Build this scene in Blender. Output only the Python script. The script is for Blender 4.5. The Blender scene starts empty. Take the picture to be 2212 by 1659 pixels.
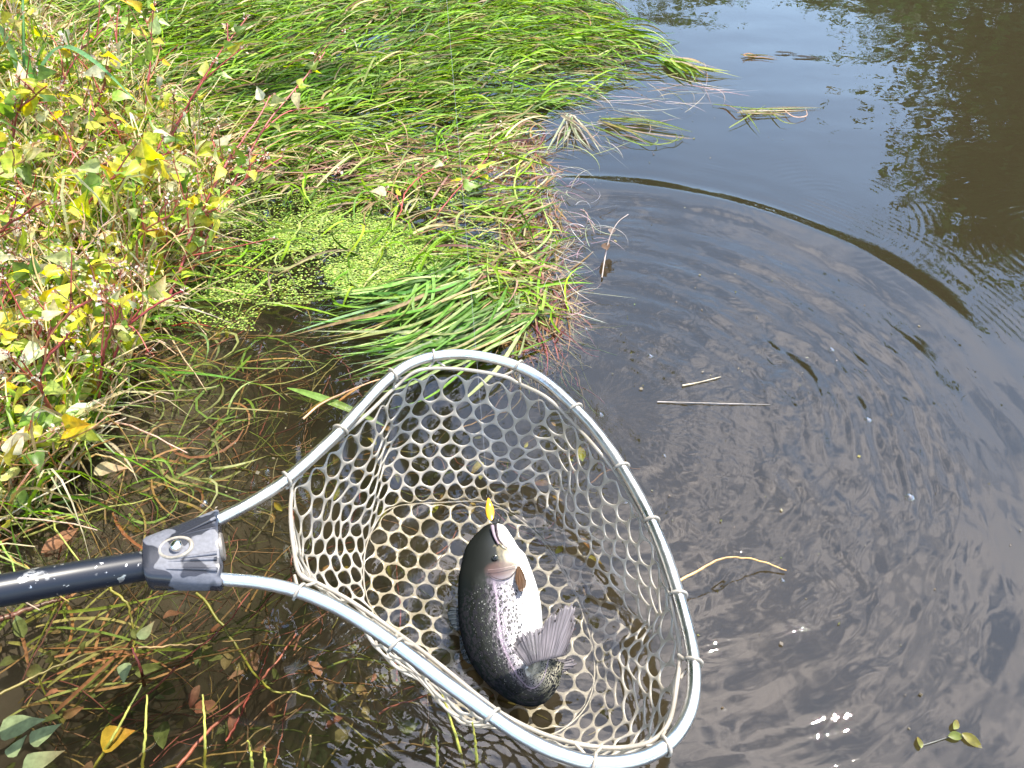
import bpy, math, random
import numpy as np
from mathutils import Vector
R = math.radians
rng = np.random.default_rng(7)
random.seed(7)
SC = bpy.context.scene
COL = SC.collection

# ------------------------------------------------------------------ camera, sky, sun, exposure
H = 0.85; PITCH = R(45); FPX = 1703.0          # focal length in px of a 2212 px wide frame
cam = bpy.data.cameras.new('camera'); cam.sensor_width = 36; cam.lens = 36 * FPX / 2212
cam.clip_start = 0.02; cam.clip_end = 2000
co = bpy.data.objects.new('camera', cam); COL.objects.link(co)
co.location = (0, 0, H); co.rotation_euler = (math.pi / 2 - PITCH, 0, 0); SC.camera = co

SUN_EL, SUN_AZ = R(63), R(50)                  # azimuth measured from +Y towards +X
SDIR = Vector((math.sin(SUN_AZ) * math.cos(SUN_EL), math.cos(SUN_AZ) * math.cos(SUN_EL), math.sin(SUN_EL)))
sl = bpy.data.lights.new('sun', 'SUN'); sl.energy = 3.6; sl.angle = R(0.5); sl.color = (1, 0.93, 0.80)
so = bpy.data.objects.new('sun', sl); COL.objects.link(so)
so.rotation_euler = (-SDIR).to_track_quat('-Z', 'Y').to_euler(); so.location = (5, 5, 10)

world = bpy.data.worlds.new('World'); SC.world = world; world.use_nodes = True
wn, wl = world.node_tree.nodes, world.node_tree.links
wn.clear()
def wnode(t, **k):
    n = wn.new(t)
    for a, b in k.items(): setattr(n, a, b)
    return n
sky = wnode('ShaderNodeTexSky', sky_type='NISHITA', sun_disc=False, sun_elevation=SUN_EL, sun_rotation=SUN_AZ,
            air_density=1.3, dust_density=.15, ozone_density=1.6)
bg = wnode('ShaderNodeBackground'); bg.inputs['Strength'].default_value = 0.15
wo = wnode('ShaderNodeOutputWorld')
tc = wnode('ShaderNodeTexCoord')
mp = wnode('ShaderNodeMapping'); mp.inputs['Scale'].default_value = (1, 1, 1.6)
nz = wnode('ShaderNodeTexNoise'); nz.inputs['Scale'].default_value = 7.5; nz.inputs['Detail'].default_value = 7
nz.inputs['Roughness'].default_value = 0.6
cr = wnode('ShaderNodeMapRange'); cr.inputs['From Min'].default_value = 0.42; cr.inputs['From Max'].default_value = 0.60
sx = wnode('ShaderNodeSeparateXYZ')
el = wnode('ShaderNodeMapRange'); el.inputs['From Min'].default_value = 0.50; el.inputs['From Max'].default_value = 0.85
el.inputs['To Min'].default_value = 0.0
ml = wnode('ShaderNodeMath', operation='MULTIPLY')
mx = wnode('ShaderNodeMix', data_type='RGBA'); mx.inputs['B'].default_value = (10.6, 10.2, 11.0, 1)
wl.new(tc.outputs['Generated'], mp.inputs['Vector']); wl.new(mp.outputs['Vector'], nz.inputs['Vector'])
wl.new(nz.outputs['Fac'], cr.inputs['Value']); wl.new(tc.outputs['Generated'], sx.inputs[0])
wl.new(sx.outputs['Z'], el.inputs['Value']); wl.new(cr.outputs[0], ml.inputs[0]); wl.new(el.outputs[0], ml.inputs[1])
wl.new(ml.outputs[0], mx.inputs['Factor']); wl.new(sky.outputs[0], mx.inputs['A'])
wl.new(mx.outputs['Result'], bg.inputs['Color']); wl.new(bg.outputs[0], wo.inputs['Surface'])

SC.view_settings.view_transform = 'Standard'; SC.view_settings.look = 'None'
SC.view_settings.exposure = 1.88; SC.view_settings.gamma = 1
SC.render.engine = 'CYCLES'
cy = SC.cycles
cy.use_denoising = True
cy.max_bounces = 10; cy.diffuse_bounces = 3; cy.glossy_bounces = 4; cy.transmission_bounces = 6
cy.transparent_max_bounces = 24; cy.volume_bounces = 1
cy.sample_clamp_direct = 0; cy.sample_clamp_indirect = 4
cy.caustics_reflective = False; cy.caustics_refractive = False

# ------------------------------------------------------------------ helpers
cP, sP = math.cos(PITCH), math.sin(PITCH)
def ray(px, py):
    u = (px - 1106) / FPX; v = (829.5 - py) / FPX
    return np.array([u, cP + v * sP, -sP + v * cP])
def W(px, py, z=0.0):
    d = ray(px, py); return np.array([0, 0, H]) + d * ((H - z) / -d[2])
def Wv(P, z=0.0): return np.array([W(a, b, z) for a, b in P])
def WP(px, py, a=.128, b=-.12, c=.06, y0=.42, off=0.0):       # on the plane of the hoop
    d = ray(px, py); t = (H - a + c * y0 - off) / (-d[2] + b * d[0] + c * d[1])
    return np.array([0, 0, H]) + d * t
def nrm(v): return v / np.maximum(np.linalg.norm(v, axis=-1, keepdims=True), 1e-9)

def spline(P, n, closed=False):
    P = np.asarray(P, float)
    if closed: Q = np.vstack([P[-1], P, P[0], P[1]]); segs = len(P)
    else: Q = np.vstack([2 * P[0] - P[1], P, 2 * P[-1] - P[-2]]); segs = len(P) - 1
    t = np.linspace(0, segs, n, endpoint=not closed); i = np.minimum(t.astype(int), segs - 1); f = (t - i)[:, None]
    a, b, c, d = Q[i], Q[i + 1], Q[i + 2], Q[i + 3]
    return .5 * ((2 * b) + (c - a) * f + (2 * a - 5 * b + 4 * c - d) * f ** 2 + (3 * b - a - 3 * c + d) * f ** 3)
def resample(P, n, closed=False):
    Q = np.vstack([P, P[:1]]) if closed else P
    s = np.r_[0, np.cumsum(np.linalg.norm(np.diff(Q, axis=0), axis=1))]
    t = np.linspace(0, s[-1], n, endpoint=not closed)
    return np.stack([np.interp(t, s, Q[:, k]) for k in range(Q.shape[1])], 1)

def hash2(i, j, seed):
    n = (i.astype(np.int64) * 374761393 + j.astype(np.int64) * 668265263 + seed * 1274126177) & 0xffffffff
    n = ((n ^ (n >> 13)) * 1274126177) & 0xffffffff
    return ((n ^ (n >> 16)) & 0xffff) / 65535.0
def vnoise(x, y, seed=0):
    i = np.floor(x).astype(int); j = np.floor(y).astype(int); fx = x - i; fy = y - j
    fx = fx * fx * fx * (fx * (fx * 6 - 15) + 10); fy = fy * fy * fy * (fy * (fy * 6 - 15) + 10)
    a = hash2(i, j, seed); b = hash2(i + 1, j, seed); c = hash2(i, j + 1, seed); d = hash2(i + 1, j + 1, seed)
    return (a * (1 - fx) + b * fx) * (1 - fy) + (c * (1 - fx) + d * fx) * fy
def fbm(x, y, seed=0, o=4):
    r = 0; a = .5
    for k in range(o): r = r + a * vnoise(x * 2 ** k, y * 2 ** k, seed + k * 17); a *= .5
    return r
def sstep(a, b, x):
    t = np.clip((x - a) / (b - a), 0, 1); return t * t * (3 - 2 * t)

def inpoly(P, x, y):
    P = np.asarray(P); r = np.zeros(len(x), bool); j = len(P) - 1
    for i in range(len(P)):
        xi, yi = P[i][:2]; xj, yj = P[j][:2]
        c = ((yi > y) != (yj > y)) & (x < (xj - xi) * (y - yi) / (yj - yi + 1e-12) + xi); r ^= c; j = i
    return r
def scatter(poly_px, n, z=0.0, dens=None):
    P = Wv(poly_px, z)[:, :2]; lo, hi = P.min(0), P.max(0); out = []
    tot = 0
    for _ in range(400):
        q = rng.uniform(lo, hi, (n * 2, 2)); m = inpoly(P, q[:, 0], q[:, 1]); q = q[m]
        if dens is not None: q = q[rng.random(len(q)) < dens(q[:, 0], q[:, 1])]
        out.append(q); tot += len(q)
        if tot >= n: break
    return np.vstack(out)[:n]

class MB:
    """collects geometry for ONE mesh"""
    def __init__(s): s.V = []; s.F = {}; s.n = 0; s.C = []; s.UV = []; s.M = {}
    def add(s, V, F, col=(1, 1, 1), uv=None, mi=0):
        V = np.asarray(V, float).reshape(-1, 3); F = np.asarray(F, int)
        col = np.asarray(col, float)
        if col.ndim == 1: col = np.tile(col, (len(V), 1))
        s.V.append(V); s.C.append(col); s.UV.append(np.zeros((len(V), 3)) if uv is None else np.asarray(uv, float))
        s.F.setdefault(F.shape[1], []).append(F + s.n); s.M.setdefault(F.shape[1], []).append(np.full(len(F), mi)); s.n += len(V)
    def build(s, name, mats, parent=None, smooth=True):
        me = bpy.data.meshes.new(name); V = np.vstack(s.V).astype(np.float32)
        me.vertices.add(len(V)); me.vertices.foreach_set('co', V.ravel())
        loops = []; starts = []; o = 0; mid = []
        for k, L in s.F.items():
            F = np.vstack(L); loops.append(F.ravel()); starts.append(o + np.arange(len(F)) * k); o += F.size; mid.append(np.concatenate(s.M[k]))
        loops = np.concatenate(loops).astype(np.int32); starts = np.concatenate(starts).astype(np.int32)
        me.loops.add(len(loops)); me.loops.foreach_set('vertex_index', loops)
        me.polygons.add(len(starts)); me.polygons.foreach_set('loop_start', starts)
        me.polygons.foreach_set('material_index', np.concatenate(mid).astype(np.int32))
        me.update(calc_edges=True); me.validate()
        if smooth: me.polygons.foreach_set('use_smooth', np.ones(len(me.polygons), bool))
        C = np.vstack(s.C); a = me.attributes.new('col', 'FLOAT_COLOR', 'POINT')
        a.data.foreach_set('color', np.c_[C, np.ones(len(C))].astype(np.float32).ravel())
        U = np.vstack(s.UV)
        if U.any():
            b = me.attributes.new('fuv', 'FLOAT_VECTOR', 'POINT'); b.data.foreach_set('vector', U.astype(np.float32).ravel())
        for m in (mats if isinstance(mats, (list, tuple)) else [mats]): me.materials.append(m)
        ob = bpy.data.objects.new(name, me); COL.objects.link(ob)
        if parent: ob.parent = parent; ob.matrix_parent_inverse = Matrix.Translation(-Vector(parent.location))
        return ob
from mathutils import Matrix


def tag(o, label=None, cat=None, group=None, kind=None):
    if label: o['label'] = label
    if cat: o['category'] = cat
    if group: o['group'] = group
    if kind: o['kind'] = kind
    return o
def thing(name, loc, label, cat, group=None):
    o = bpy.data.objects.new(name, None); COL.objects.link(o); o.location = tuple(loc); o.empty_display_size = .02
    return tag(o, label, cat, group)

def grid_faces(S, K, n=1, closed=False):
    """n strips, each S rows by K columns of vertices"""
    i = np.arange(S - 1)[:, None]; kk = np.arange(K if closed else K - 1)[None]; k2 = (kk + 1) % K
    q = np.stack([i * K + kk, i * K + k2, (i + 1) * K + k2, (i + 1) * K + kk], -1).reshape(-1, 4)
    return (q[None] + (np.arange(n) * S * K)[:, None, None]).reshape(-1, 4)
def ribbons(mb, P, w, up, col, fold=0.0):
    """P (N,S,3) centre lines, w (N,S) half widths, up (N,3), col (N,3); three verts a section"""
    N, S, _ = P.shape; T = nrm(np.gradient(P, axis=1)); U = up[:, None, :]
    side = nrm(np.cross(T, np.broadcast_to(U, T.shape))); no = np.cross(side, T)
    L = P - side * w[..., None] + no * (w * fold)[..., None]; Rr = P + side * w[..., None] + no * (w * fold)[..., None]
    V = np.stack([L, P, Rr], 2).reshape(-1, 3)
    c = col if col.ndim == 3 else np.repeat(col[:, None], S, 1)
    mb.add(V, grid_faces(S, 3, N), np.repeat(c, 3, 1).reshape(-1, 3))
def tubes(mb, P, r, col, k=5, cap=False):
    P = np.asarray(P, float); 
    if P.ndim == 2: P = P[None]
    N, S, _ = P.shape; r = np.broadcast_to(np.asarray(r, float), (N, S)); T = nrm(np.gradient(P, axis=1))
    ref = np.where(np.abs(T[..., 2:3]) > .9, np.array([1., 0, 0]), np.array([0, 0, 1.]))
    a = nrm(np.cross(T, ref)); b = np.cross(T, a); th = np.arange(k) / k * 2 * np.pi
    V = P[:, :, None] + r[..., None, None] * (np.cos(th)[:, None] * a[:, :, None] + np.sin(th)[:, None] * b[:, :, None])
    col = np.asarray(col, float)
    if col.ndim == 1: col = np.tile(col, (N, 1))
    c = col if col.ndim == 3 else np.repeat(col[:, None], S, 1)
    mb.add(V.reshape(-1, 3), grid_faces(S, k, N, True), np.repeat(c, k, 1).reshape(-1, 3))
    if cap:
        for n in range(N):
            for s in (0, S - 1):
                base = V[n, s]; mb.add(np.vstack([base, base.mean(0)]), [[j, (j + 1) % k, k] for j in range(k)], c[n, s])
LT = np.array([0, .06, .16, .3, .48, .68, .86, 1.0]); LW = np.array([.12, .72, 1, .97, .76, .45, .17, 0.0])
LT2 = LT; LW2 = np.array([.1, .35, .7, .95, 1, .8, .42, 0.0])
def leaves(mb, B, D, N_, L, Wd, col, droop=.25, fold=.25, prof=LW, wav=.0):
    """B base, D direction, N_ normal: (N,3); L, Wd (N,)"""
    n = len(B); D = nrm(D); sd = nrm(np.cross(D, N_)); no = np.cross(sd, D)
    t = LT[None, :, None]
    dr = np.broadcast_to(np.asarray(droop, float), (n,))[:, None, None]
    C = B[:, None] + L[:, None, None] * (D[:, None] * (t - .25 * np.abs(dr) * t ** 2) - no[:, None] * dr * t ** 2)
    hw = (Wd[:, None] * prof[None] / 2)[..., None]
    ph = rng.uniform(0, 6.28, (n, 1, 1)); wv = wav * hw * np.sin(t * 14 + ph)
    Lf = C - sd[:, None] * hw + no[:, None] * (hw * fold + wv); Rt = C + sd[:, None] * hw + no[:, None] * (hw * fold - wv)
    ml_ = C - sd[:, None] * hw * .5 + no[:, None] * hw * fold * .6; mr_ = C + sd[:, None] * hw * .5 + no[:, None] * hw * fold * .6
    V = np.stack([Lf, ml_, C, mr_, Rt], 2).reshape(-1, 3)
    c = np.repeat(col[:, None], 8, 1) * (1 + (rng.random((n, 1, 1)) < .4) * np.linspace(0, 1, 8)[None, :, None] ** 2 * np.array([.05, -.35, -.3]))
    c = np.stack([c * .97, c, c * 1.12, c, c * .97], 2)
    mb.add(V, grid_faces(8, 5, n), c.reshape(-1, 3))
def pick(pal, n, var=.18, wts=None):
    pal = np.asarray(pal, float); i = rng.choice(len(pal), n, p=None if wts is None else np.asarray(wts) / np.sum(wts))
    return np.clip(pal[i] * (1 + rng.normal(0, var, (n, 1))) * (1 + rng.normal(0, var * .35, (n, 3))), .004, .9)

# ------------------------------------------------------------------ materials
def mat(name):
    m = bpy.data.materials.new(name); m.use_nodes = True; nt = m.node_tree; nt.nodes.clear()
    o = nt.nodes.new('ShaderNodeOutputMaterial')
    def nd(t, ins=None, **k):
        n = nt.nodes.new(t)
        for a, b in k.items(): setattr(n, a, b)
        for a, b in (ins or {}).items():
            if isinstance(b, bpy.types.NodeSocket): nt.links.new(b, n.inputs[a])
            else: n.inputs[a].default_value = b
        return n
    return m, nd, nt, o
def plantmat(name, trans=.45, rough=.45, spec=.5, veins=True):
    m, nd, nt, o = mat(name)
    at = nd('ShaderNodeAttribute', attribute_name='col')
    g = nd('ShaderNodeNewGeometry')
    n1 = nd('ShaderNodeTexNoise', {'Vector': g.outputs['Position'], 'Scale': 130.0, 'Detail': 3.0})
    mr = nd('ShaderNodeMapRange', {'Value': n1.outputs['Fac'], 'From Min': .3, 'From Max': .7, 'To Min': .72, 'To Max': 1.25})
    c = nd('ShaderNodeMix', {'A': at.outputs['Color'], 'Factor': 1.0}, data_type='RGBA', blend_type='MULTIPLY')
    nt.links.new(mr.outputs[0], c.inputs['B'])
    bp = nd('ShaderNodeBump', {'Height': n1.outputs['Fac'], 'Strength': .15, 'Distance': .002})
    b = nd('ShaderNodeBsdfPrincipled', {'Base Color': c.outputs['Result'], 'Roughness': rough, 'Specular IOR Level': spec, 'Normal': bp.outputs[0]})
    hs = nd('ShaderNodeHueSaturation', {'Color': c.outputs['Result'], 'Hue': .49, 'Saturation': 1.12, 'Value': 1.35})
    t = nd('ShaderNodeBsdfTranslucent', {'Color': hs.outputs[0]})
    x = nd('ShaderNodeMixShader', {0: trans, 1: b.outputs[0], 2: t.outputs[0]})
    nt.links.new(x.outputs[0], o.inputs[0]); return m
M_blade = plantmat('grass_blade', .40, .5, .22)
M_leaf = plantmat('leaf', .58, .42, .5)
M_stem = plantmat('stem', .12, .4, .5)
M_duck = plantmat('duckweed', .25, .5, .3)
M_wet = plantmat('submerged_plant', .3, .6, .1)
M_tree = plantmat('tree_leaf', .3, .6, .2)

def simple(name, col, rough=.5, metal=0., bump=0., scale=80., var=0.):
    m, nd, nt, o = mat(name); tcn = nd('ShaderNodeTexCoord')
    n1 = nd('ShaderNodeTexNoise', {'Vector': tcn.outputs['Object'], 'Scale': scale, 'Detail': 5.0})
    mr = nd('ShaderNodeMapRange', {'Value': n1.outputs['Fac'], 'From Min': .3, 'From Max': .7, 'To Min': 1 - var, 'To Max': 1 + var})
    c = nd('ShaderNodeMix', {'A': (*col, 1), 'Factor': 1.0}, data_type='RGBA', blend_type='MULTIPLY'); nt.links.new(mr.outputs[0], c.inputs['B'])
    bp = nd('ShaderNodeBump', {'Height': n1.outputs['Fac'], 'Strength': bump, 'Distance': .002})
    b = nd('ShaderNodeBsdfPrincipled', {'Base Color': c.outputs['Result'], 'Roughness': rough, 'Metallic': metal, 'Normal': bp.outputs[0]})
    nt.links.new(b.outputs[0], o.inputs[0]); return m

def water_mat():
    m, nd, nt, o = mat('pond_water'); tcn = nd('ShaderNodeTexCoord')
    n1 = nd('ShaderNodeTexNoise', {'Vector': tcn.outputs['Object'], 'Scale': 26.0, 'Detail': 2.0, 'Distortion': .6})
    n2 = nd('ShaderNodeTexNoise', {'Vector': tcn.outputs['Object'], 'Scale': 9.0, 'Detail': 1.0})
    s = nd('ShaderNodeMath', {0: n1.outputs['Fac'], 1: .25}, operation='MULTIPLY')
    a = nd('ShaderNodeMath', {0: s.outputs[0], 1: n2.outputs['Fac']}, operation='ADD')
    bp = nd('ShaderNodeBump', {'Height': a.outputs[0], 'Strength': .085, 'Distance': .01})
    ps = nd('ShaderNodeVectorMath', {0: tcn.outputs['Object'], 1: (.1245, .7933, 0)}, operation='SUBTRACT'); pxy = nd('ShaderNodeSeparateXYZ', {0: ps.outputs[0]})
    pl = nd('ShaderNodeVectorMath', {0: ps.outputs[0]}, operation='LENGTH'); pt = nd('ShaderNodeMath', {0: pxy.outputs['Y'], 1: pxy.outputs['X']}, operation='ARCTAN2')
    pr = nd('ShaderNodeMath', {0: pl.outputs['Value'], 1: 48.0}, operation='MULTIPLY'); pq = nd('ShaderNodeMath', {0: pt.outputs[0], 1: 9.0}, operation='MULTIPLY')
    pv = nd('ShaderNodeCombineXYZ', {'X': pr.outputs[0], 'Y': pq.outputs[0], 'Z': 0.0}); wn_ = nd('ShaderNodeTexNoise', {'Vector': pv.outputs[0], 'Scale': 1.0, 'Detail': 1.0, 'Distortion': 1.1})
    km = nd('ShaderNodeMapRange', {'Value': pl.outputs['Value'], 'From Min': .40, 'From Max': .68, 'To Min': 1.0, 'To Max': 0.0}); kx = nd('ShaderNodeMapRange', {'Value': pxy.outputs['X'], 'From Min': -.25, 'From Max': .15}); kk = nd('ShaderNodeMath', {0: km.outputs[0], 1: kx.outputs[0]}, operation='MULTIPLY')
    kn = nd('ShaderNodeMapRange', {'Value': n2.outputs['Fac'], 'From Min': .38, 'From Max': .62, 'To Min': .25, 'To Max': 1.0}); k2 = nd('ShaderNodeMath', {0: kk.outputs[0], 1: kn.outputs[0]}, operation='MULTIPLY'); hh = nd('ShaderNodeMath', {0: wn_.outputs['Fac'], 1: k2.outputs[0]}, operation='MULTIPLY')
    bp = nd('ShaderNodeBump', {'Height': hh.outputs[0], 'Strength': 1.0, 'Distance': .0014, 'Normal': bp.outputs[0]})
    fr = nd('ShaderNodeFresnel', {'IOR': 1.52, 'Normal': bp.outputs[0]})
    gl = nd('ShaderNodeBsdfGlossy', {'Color': (1, 1, 1, 1), 'Roughness': .008, 'Normal': bp.outputs[0]})
    tr = nd('ShaderNodeBsdfTransparent', {'Color': (.93, .92, .86, 1)})
    x = nd('ShaderNodeMixShader', {0: fr.outputs[0], 1: tr.outputs[0], 2: gl.outputs[0]})
    nt.links.new(x.outputs[0], o.inputs['Surface'])
    vs = nd('ShaderNodeVolumeScatter', {'Color': (.97, .87, .64, 1), 'Density': .62, 'Anisotropy': .1})
    va = nd('ShaderNodeVolumeAbsorption', {'Color': (.16, .13, .02, 1), 'Density': 5.2})
    ad = nd('ShaderNodeAddShader', {0: vs.outputs[0], 1: va.outputs[0]})
    nt.links.new(ad.outputs[0], o.inputs['Volume'])
    return m
M_water = water_mat()

def ground_mat():
    m, nd, nt, o = mat('mud'); g = nd('ShaderNodeNewGeometry')
    n1 = nd('ShaderNodeTexNoise', {'Vector': g.outputs['Position'], 'Scale': 14.0, 'Detail': 8.0})
    n2 = nd('ShaderNodeTexNoise', {'Vector': g.outputs['Position'], 'Scale': 60.0, 'Detail': 1.0})
    r = nd('ShaderNodeValToRGB', {'Fac': n1.outputs['Fac']})
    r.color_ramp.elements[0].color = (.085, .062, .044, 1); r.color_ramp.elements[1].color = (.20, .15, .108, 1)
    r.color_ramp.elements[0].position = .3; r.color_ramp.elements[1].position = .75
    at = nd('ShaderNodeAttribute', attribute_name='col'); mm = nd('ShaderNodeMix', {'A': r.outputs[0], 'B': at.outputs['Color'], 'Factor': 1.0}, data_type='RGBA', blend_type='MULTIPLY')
    bp = nd('ShaderNodeBump', {'Height': n2.outputs['Fac'], 'Strength': .15, 'Distance': .006})
    b = nd('ShaderNodeBsdfPrincipled', {'Base Color': mm.outputs['Result'], 'Roughness': .8, 'Normal': bp.outputs[0]})
    nt.links.new(b.outputs[0], o.inputs[0]); return m
M_mud = ground_mat()

# ------------------------------------------------------------------ setting: ground and water
def axis(lo, a, b, hi, fine, grow=1.12):
    x = list(np.arange(a, b + fine / 2, fine)); d = fine; r = []
    v = b
    while v < hi: d *= grow; v += d; r.append(v)
    d = fine; l = []; v = a
    while v > lo: d *= grow; v -= d; l.append(v)
    return np.array(l[::-1] + x + r)
def shore(y):                                   # x of the left bank as a function of y
    return np.interp(y, [-3, .2, .5, .75, 1.1, 1.6, 2.5, 4, 30], [-1.5, -.9, -.62, -.55, -.68, -1.1, -1.9, -2.6, -8])
def ground_z(x, y):
    d = x - shore(y)
    z = np.where(d > 0, -.06 - .19 * sstep(0, .55, d) - .5 * sstep(.75, 2.6, d), -.06 + .135 * sstep(0, .3, -d) + .9 * sstep(.5, 6, -d))
    z = np.where(y < 0.1, z * 1 + .25 * sstep(.1, -.7, y), z)
    z = z - .22 * np.exp(-(((x + .27) / .13) ** 2 + ((y - .93) / .10) ** 2))
    far = sstep(24, 31, y + .12 * np.abs(x)); z = z * (1 - far) + far * (1.2 + 9 * sstep(32, 140, y))
    rt = sstep(45, 60, x); z = z * (1 - rt) + rt * 1.5
    return z + .03 * (fbm(x * 6, y * 6, 3) - .5) + .25 * (fbm(x * .2, y * .2, 9) - .5) * sstep(3, 20, np.abs(x) + y)
gx = axis(-300, -1.4, 1.4, 300, .03, 1.13); gy = axis(-120, -.2, 2.6, 320, .03, 1.13)
X, Y = np.meshgrid(gx, gy); g = MB(); g.add(np.stack([X, Y, ground_z(X, Y)], -1), grid_faces(len(gy), len(gx)), np.repeat((.34 + .32 * sstep(-.20, .16, X + .1 * (fbm(X * 8, Y * 8, 91) - .5)) + .55 * np.exp(-((X - .42) / .42) ** 2 - ((Y - .62) / .42) ** 2)).reshape(-1, 1), 3, 1))   # bed tone darker by the bank, paler further out, palest right of the net
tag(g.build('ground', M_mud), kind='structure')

RC = np.array([.1245, .7933])                   # where the fish splashed: centre of the ring waves
def water_h(x, y):
    r = np.hypot(x - RC[0], y - RC[1]); th = np.arctan2(y - RC[1], x - RC[0])
    wob = .012 * np.sin(3 * th + 1) + .012 * (fbm(th * 3 + 9, r * 3, 4) - .5)
    env = (.04 + .96 * sstep(.16, .62, th)) * sstep(-.5, .0, th) * sstep(2.6, 1.75, th)
    R0 = .645 + wob
    h = .0058 * np.exp(-((r - R0) / np.where(r > R0, .026, .075)) ** 2) * env * (.75 + .5 * fbm(th * 6 + 3, r, 8))
    h += .0022 * np.exp(-((r - .50 - wob) / .03) ** 2) * sstep(-.9, -.3, th) * sstep(1.3, .6, th)
    # fine train riding ahead of the ring and lesser rings inside it
    m = fbm(x * 7, y * 7, 21)
    h += .00022 * np.sin(r * 2 * np.pi / .013 + 3 * m) * np.exp(-((r - .73) / .055) ** 2) * sstep(.45, .62, m) * 1.3 * sstep(2.0, .9, th)
    h += .0005 * np.sin(r * 2 * np.pi / .055 + 5 * m) * sstep(.9, .3, r) * sstep(.05, .3, r)
    near = sstep(.64, .46, r) * sstep(-1.1, -.2, x + .55)
    nx = x + .02 * fbm(x * 9, y * 9, 5); ny = y + .02 * fbm(x * 9 + 7, y * 9, 6)
    ca, sa = math.cos(.75), math.sin(.75)
    u = nx * ca - ny * sa; v = nx * sa + ny * ca     # chop runs diagonally, stretched along the rings
    cb, sb_ = math.cos(-.35), math.sin(-.35); u2 = nx * cb - ny * sb_; v2 = nx * sb_ + ny * cb
    patch = .35 + 1.3 * sstep(.38, .62, fbm(x * 4.5 + 3, y * 4.5, 39, 2))
    h += .68 * near * patch * (.0014 * (vnoise(r * 42 + m * 3, th * 7, 31) - .5) + .0020 * (vnoise(u * 46, v * 13, 33) - .5) + .0013 * (vnoise(u2 * 52, v2 * 20, 34) - .5) + .0026 * (vnoise(u * 20, v * 8, 36) - .5)
         + .00045 * np.sin(r * 2 * np.pi / .021 + 9 * m + 2 * th) * sstep(.4, .6, fbm(x * 9 + 4, y * 9, 37)))
    # raindrop like circles
    for cx, cyy, lam, rad, am in ((.62, 1.33, .016, .17, .00030), (.27, 2.36, .03, .16, .0006), (1.03, 1.20, .019, .2, .00033), (.47, .50, .024, .08, .0004), (-.33, .93, .03, .1, .0006), (.42, .86, .014, .1, .0003)):
        q = np.hypot(x - cx, y - cyy); h += am * np.sin(q * 2 * np.pi / lam + 2 * m) * np.exp(-(q / rad) ** 2) * sstep(.32, .58, fbm(x * 6 + cx, y * 6, 51))
    # slow swell of the open pond
    far = sstep(.6, 1.2, r)
    h += far * (.006 * (fbm(x * 1.2, y * 3.6, 41, 3) - .5) + .0009 * (fbm(x * 5, y * 16, 43, 3) - .5) * sstep(1.0, 2.0, y))
    calm = sstep(-.25, .15, x - np.interp(y, [0, .6, 1, 1.5, 2.5], [-.6, -.5, -.1, .1, .1]))
    return h * (.15 + .85 * calm) * sstep(14, 5, np.hypot(x, y))
wx = axis(-42, -.70, 1.15, 58, .0043, 1.05); wy = axis(-1.2, .2, 1.65, 31, .0043, 1.045)
X, Y = np.meshgrid(wx, wy); Z = water_h(X, Y)
w = MB(); nR, nC = X.shape; w.add(np.stack([X, Y, Z], -1), grid_faces(nR, nC), (0, .1, .1))
idx = np.arange(nR * nC).reshape(nR, nC)
per = np.concatenate([idx[0, :-1], idx[:-1, -1], idx[-1, :0:-1], idx[:0:-1, 0]])
Pt = np.stack([X, Y, Z], -1).reshape(-1, 3)[per]; Pb = Pt.copy(); Pb[:, 2] = -1.6
nP = len(per); w.add(np.vstack([Pt, Pb]), [[j, j + nP, (j + 1) % nP + nP, (j + 1) % nP] for j in range(nP)], (0, .1, .1))
w.add(np.array([[wx[0], wy[0], -1.6], [wx[0], wy[-1], -1.6], [wx[-1], wy[-1], -1.6], [wx[-1], wy[0], -1.6]]), [[0, 1, 2, 3]], (0, .1, .1))
wob_ = w.build('water', M_water)
import bmesh
bm = bmesh.new(); bm.from_mesh(wob_.data); bmesh.ops.remove_doubles(bm, verts=[v for v in bm.verts if v.is_boundary], dist=1e-5); bm.to_mesh(wob_.data); bm.free()
tag(wob_, kind='structure')

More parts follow.
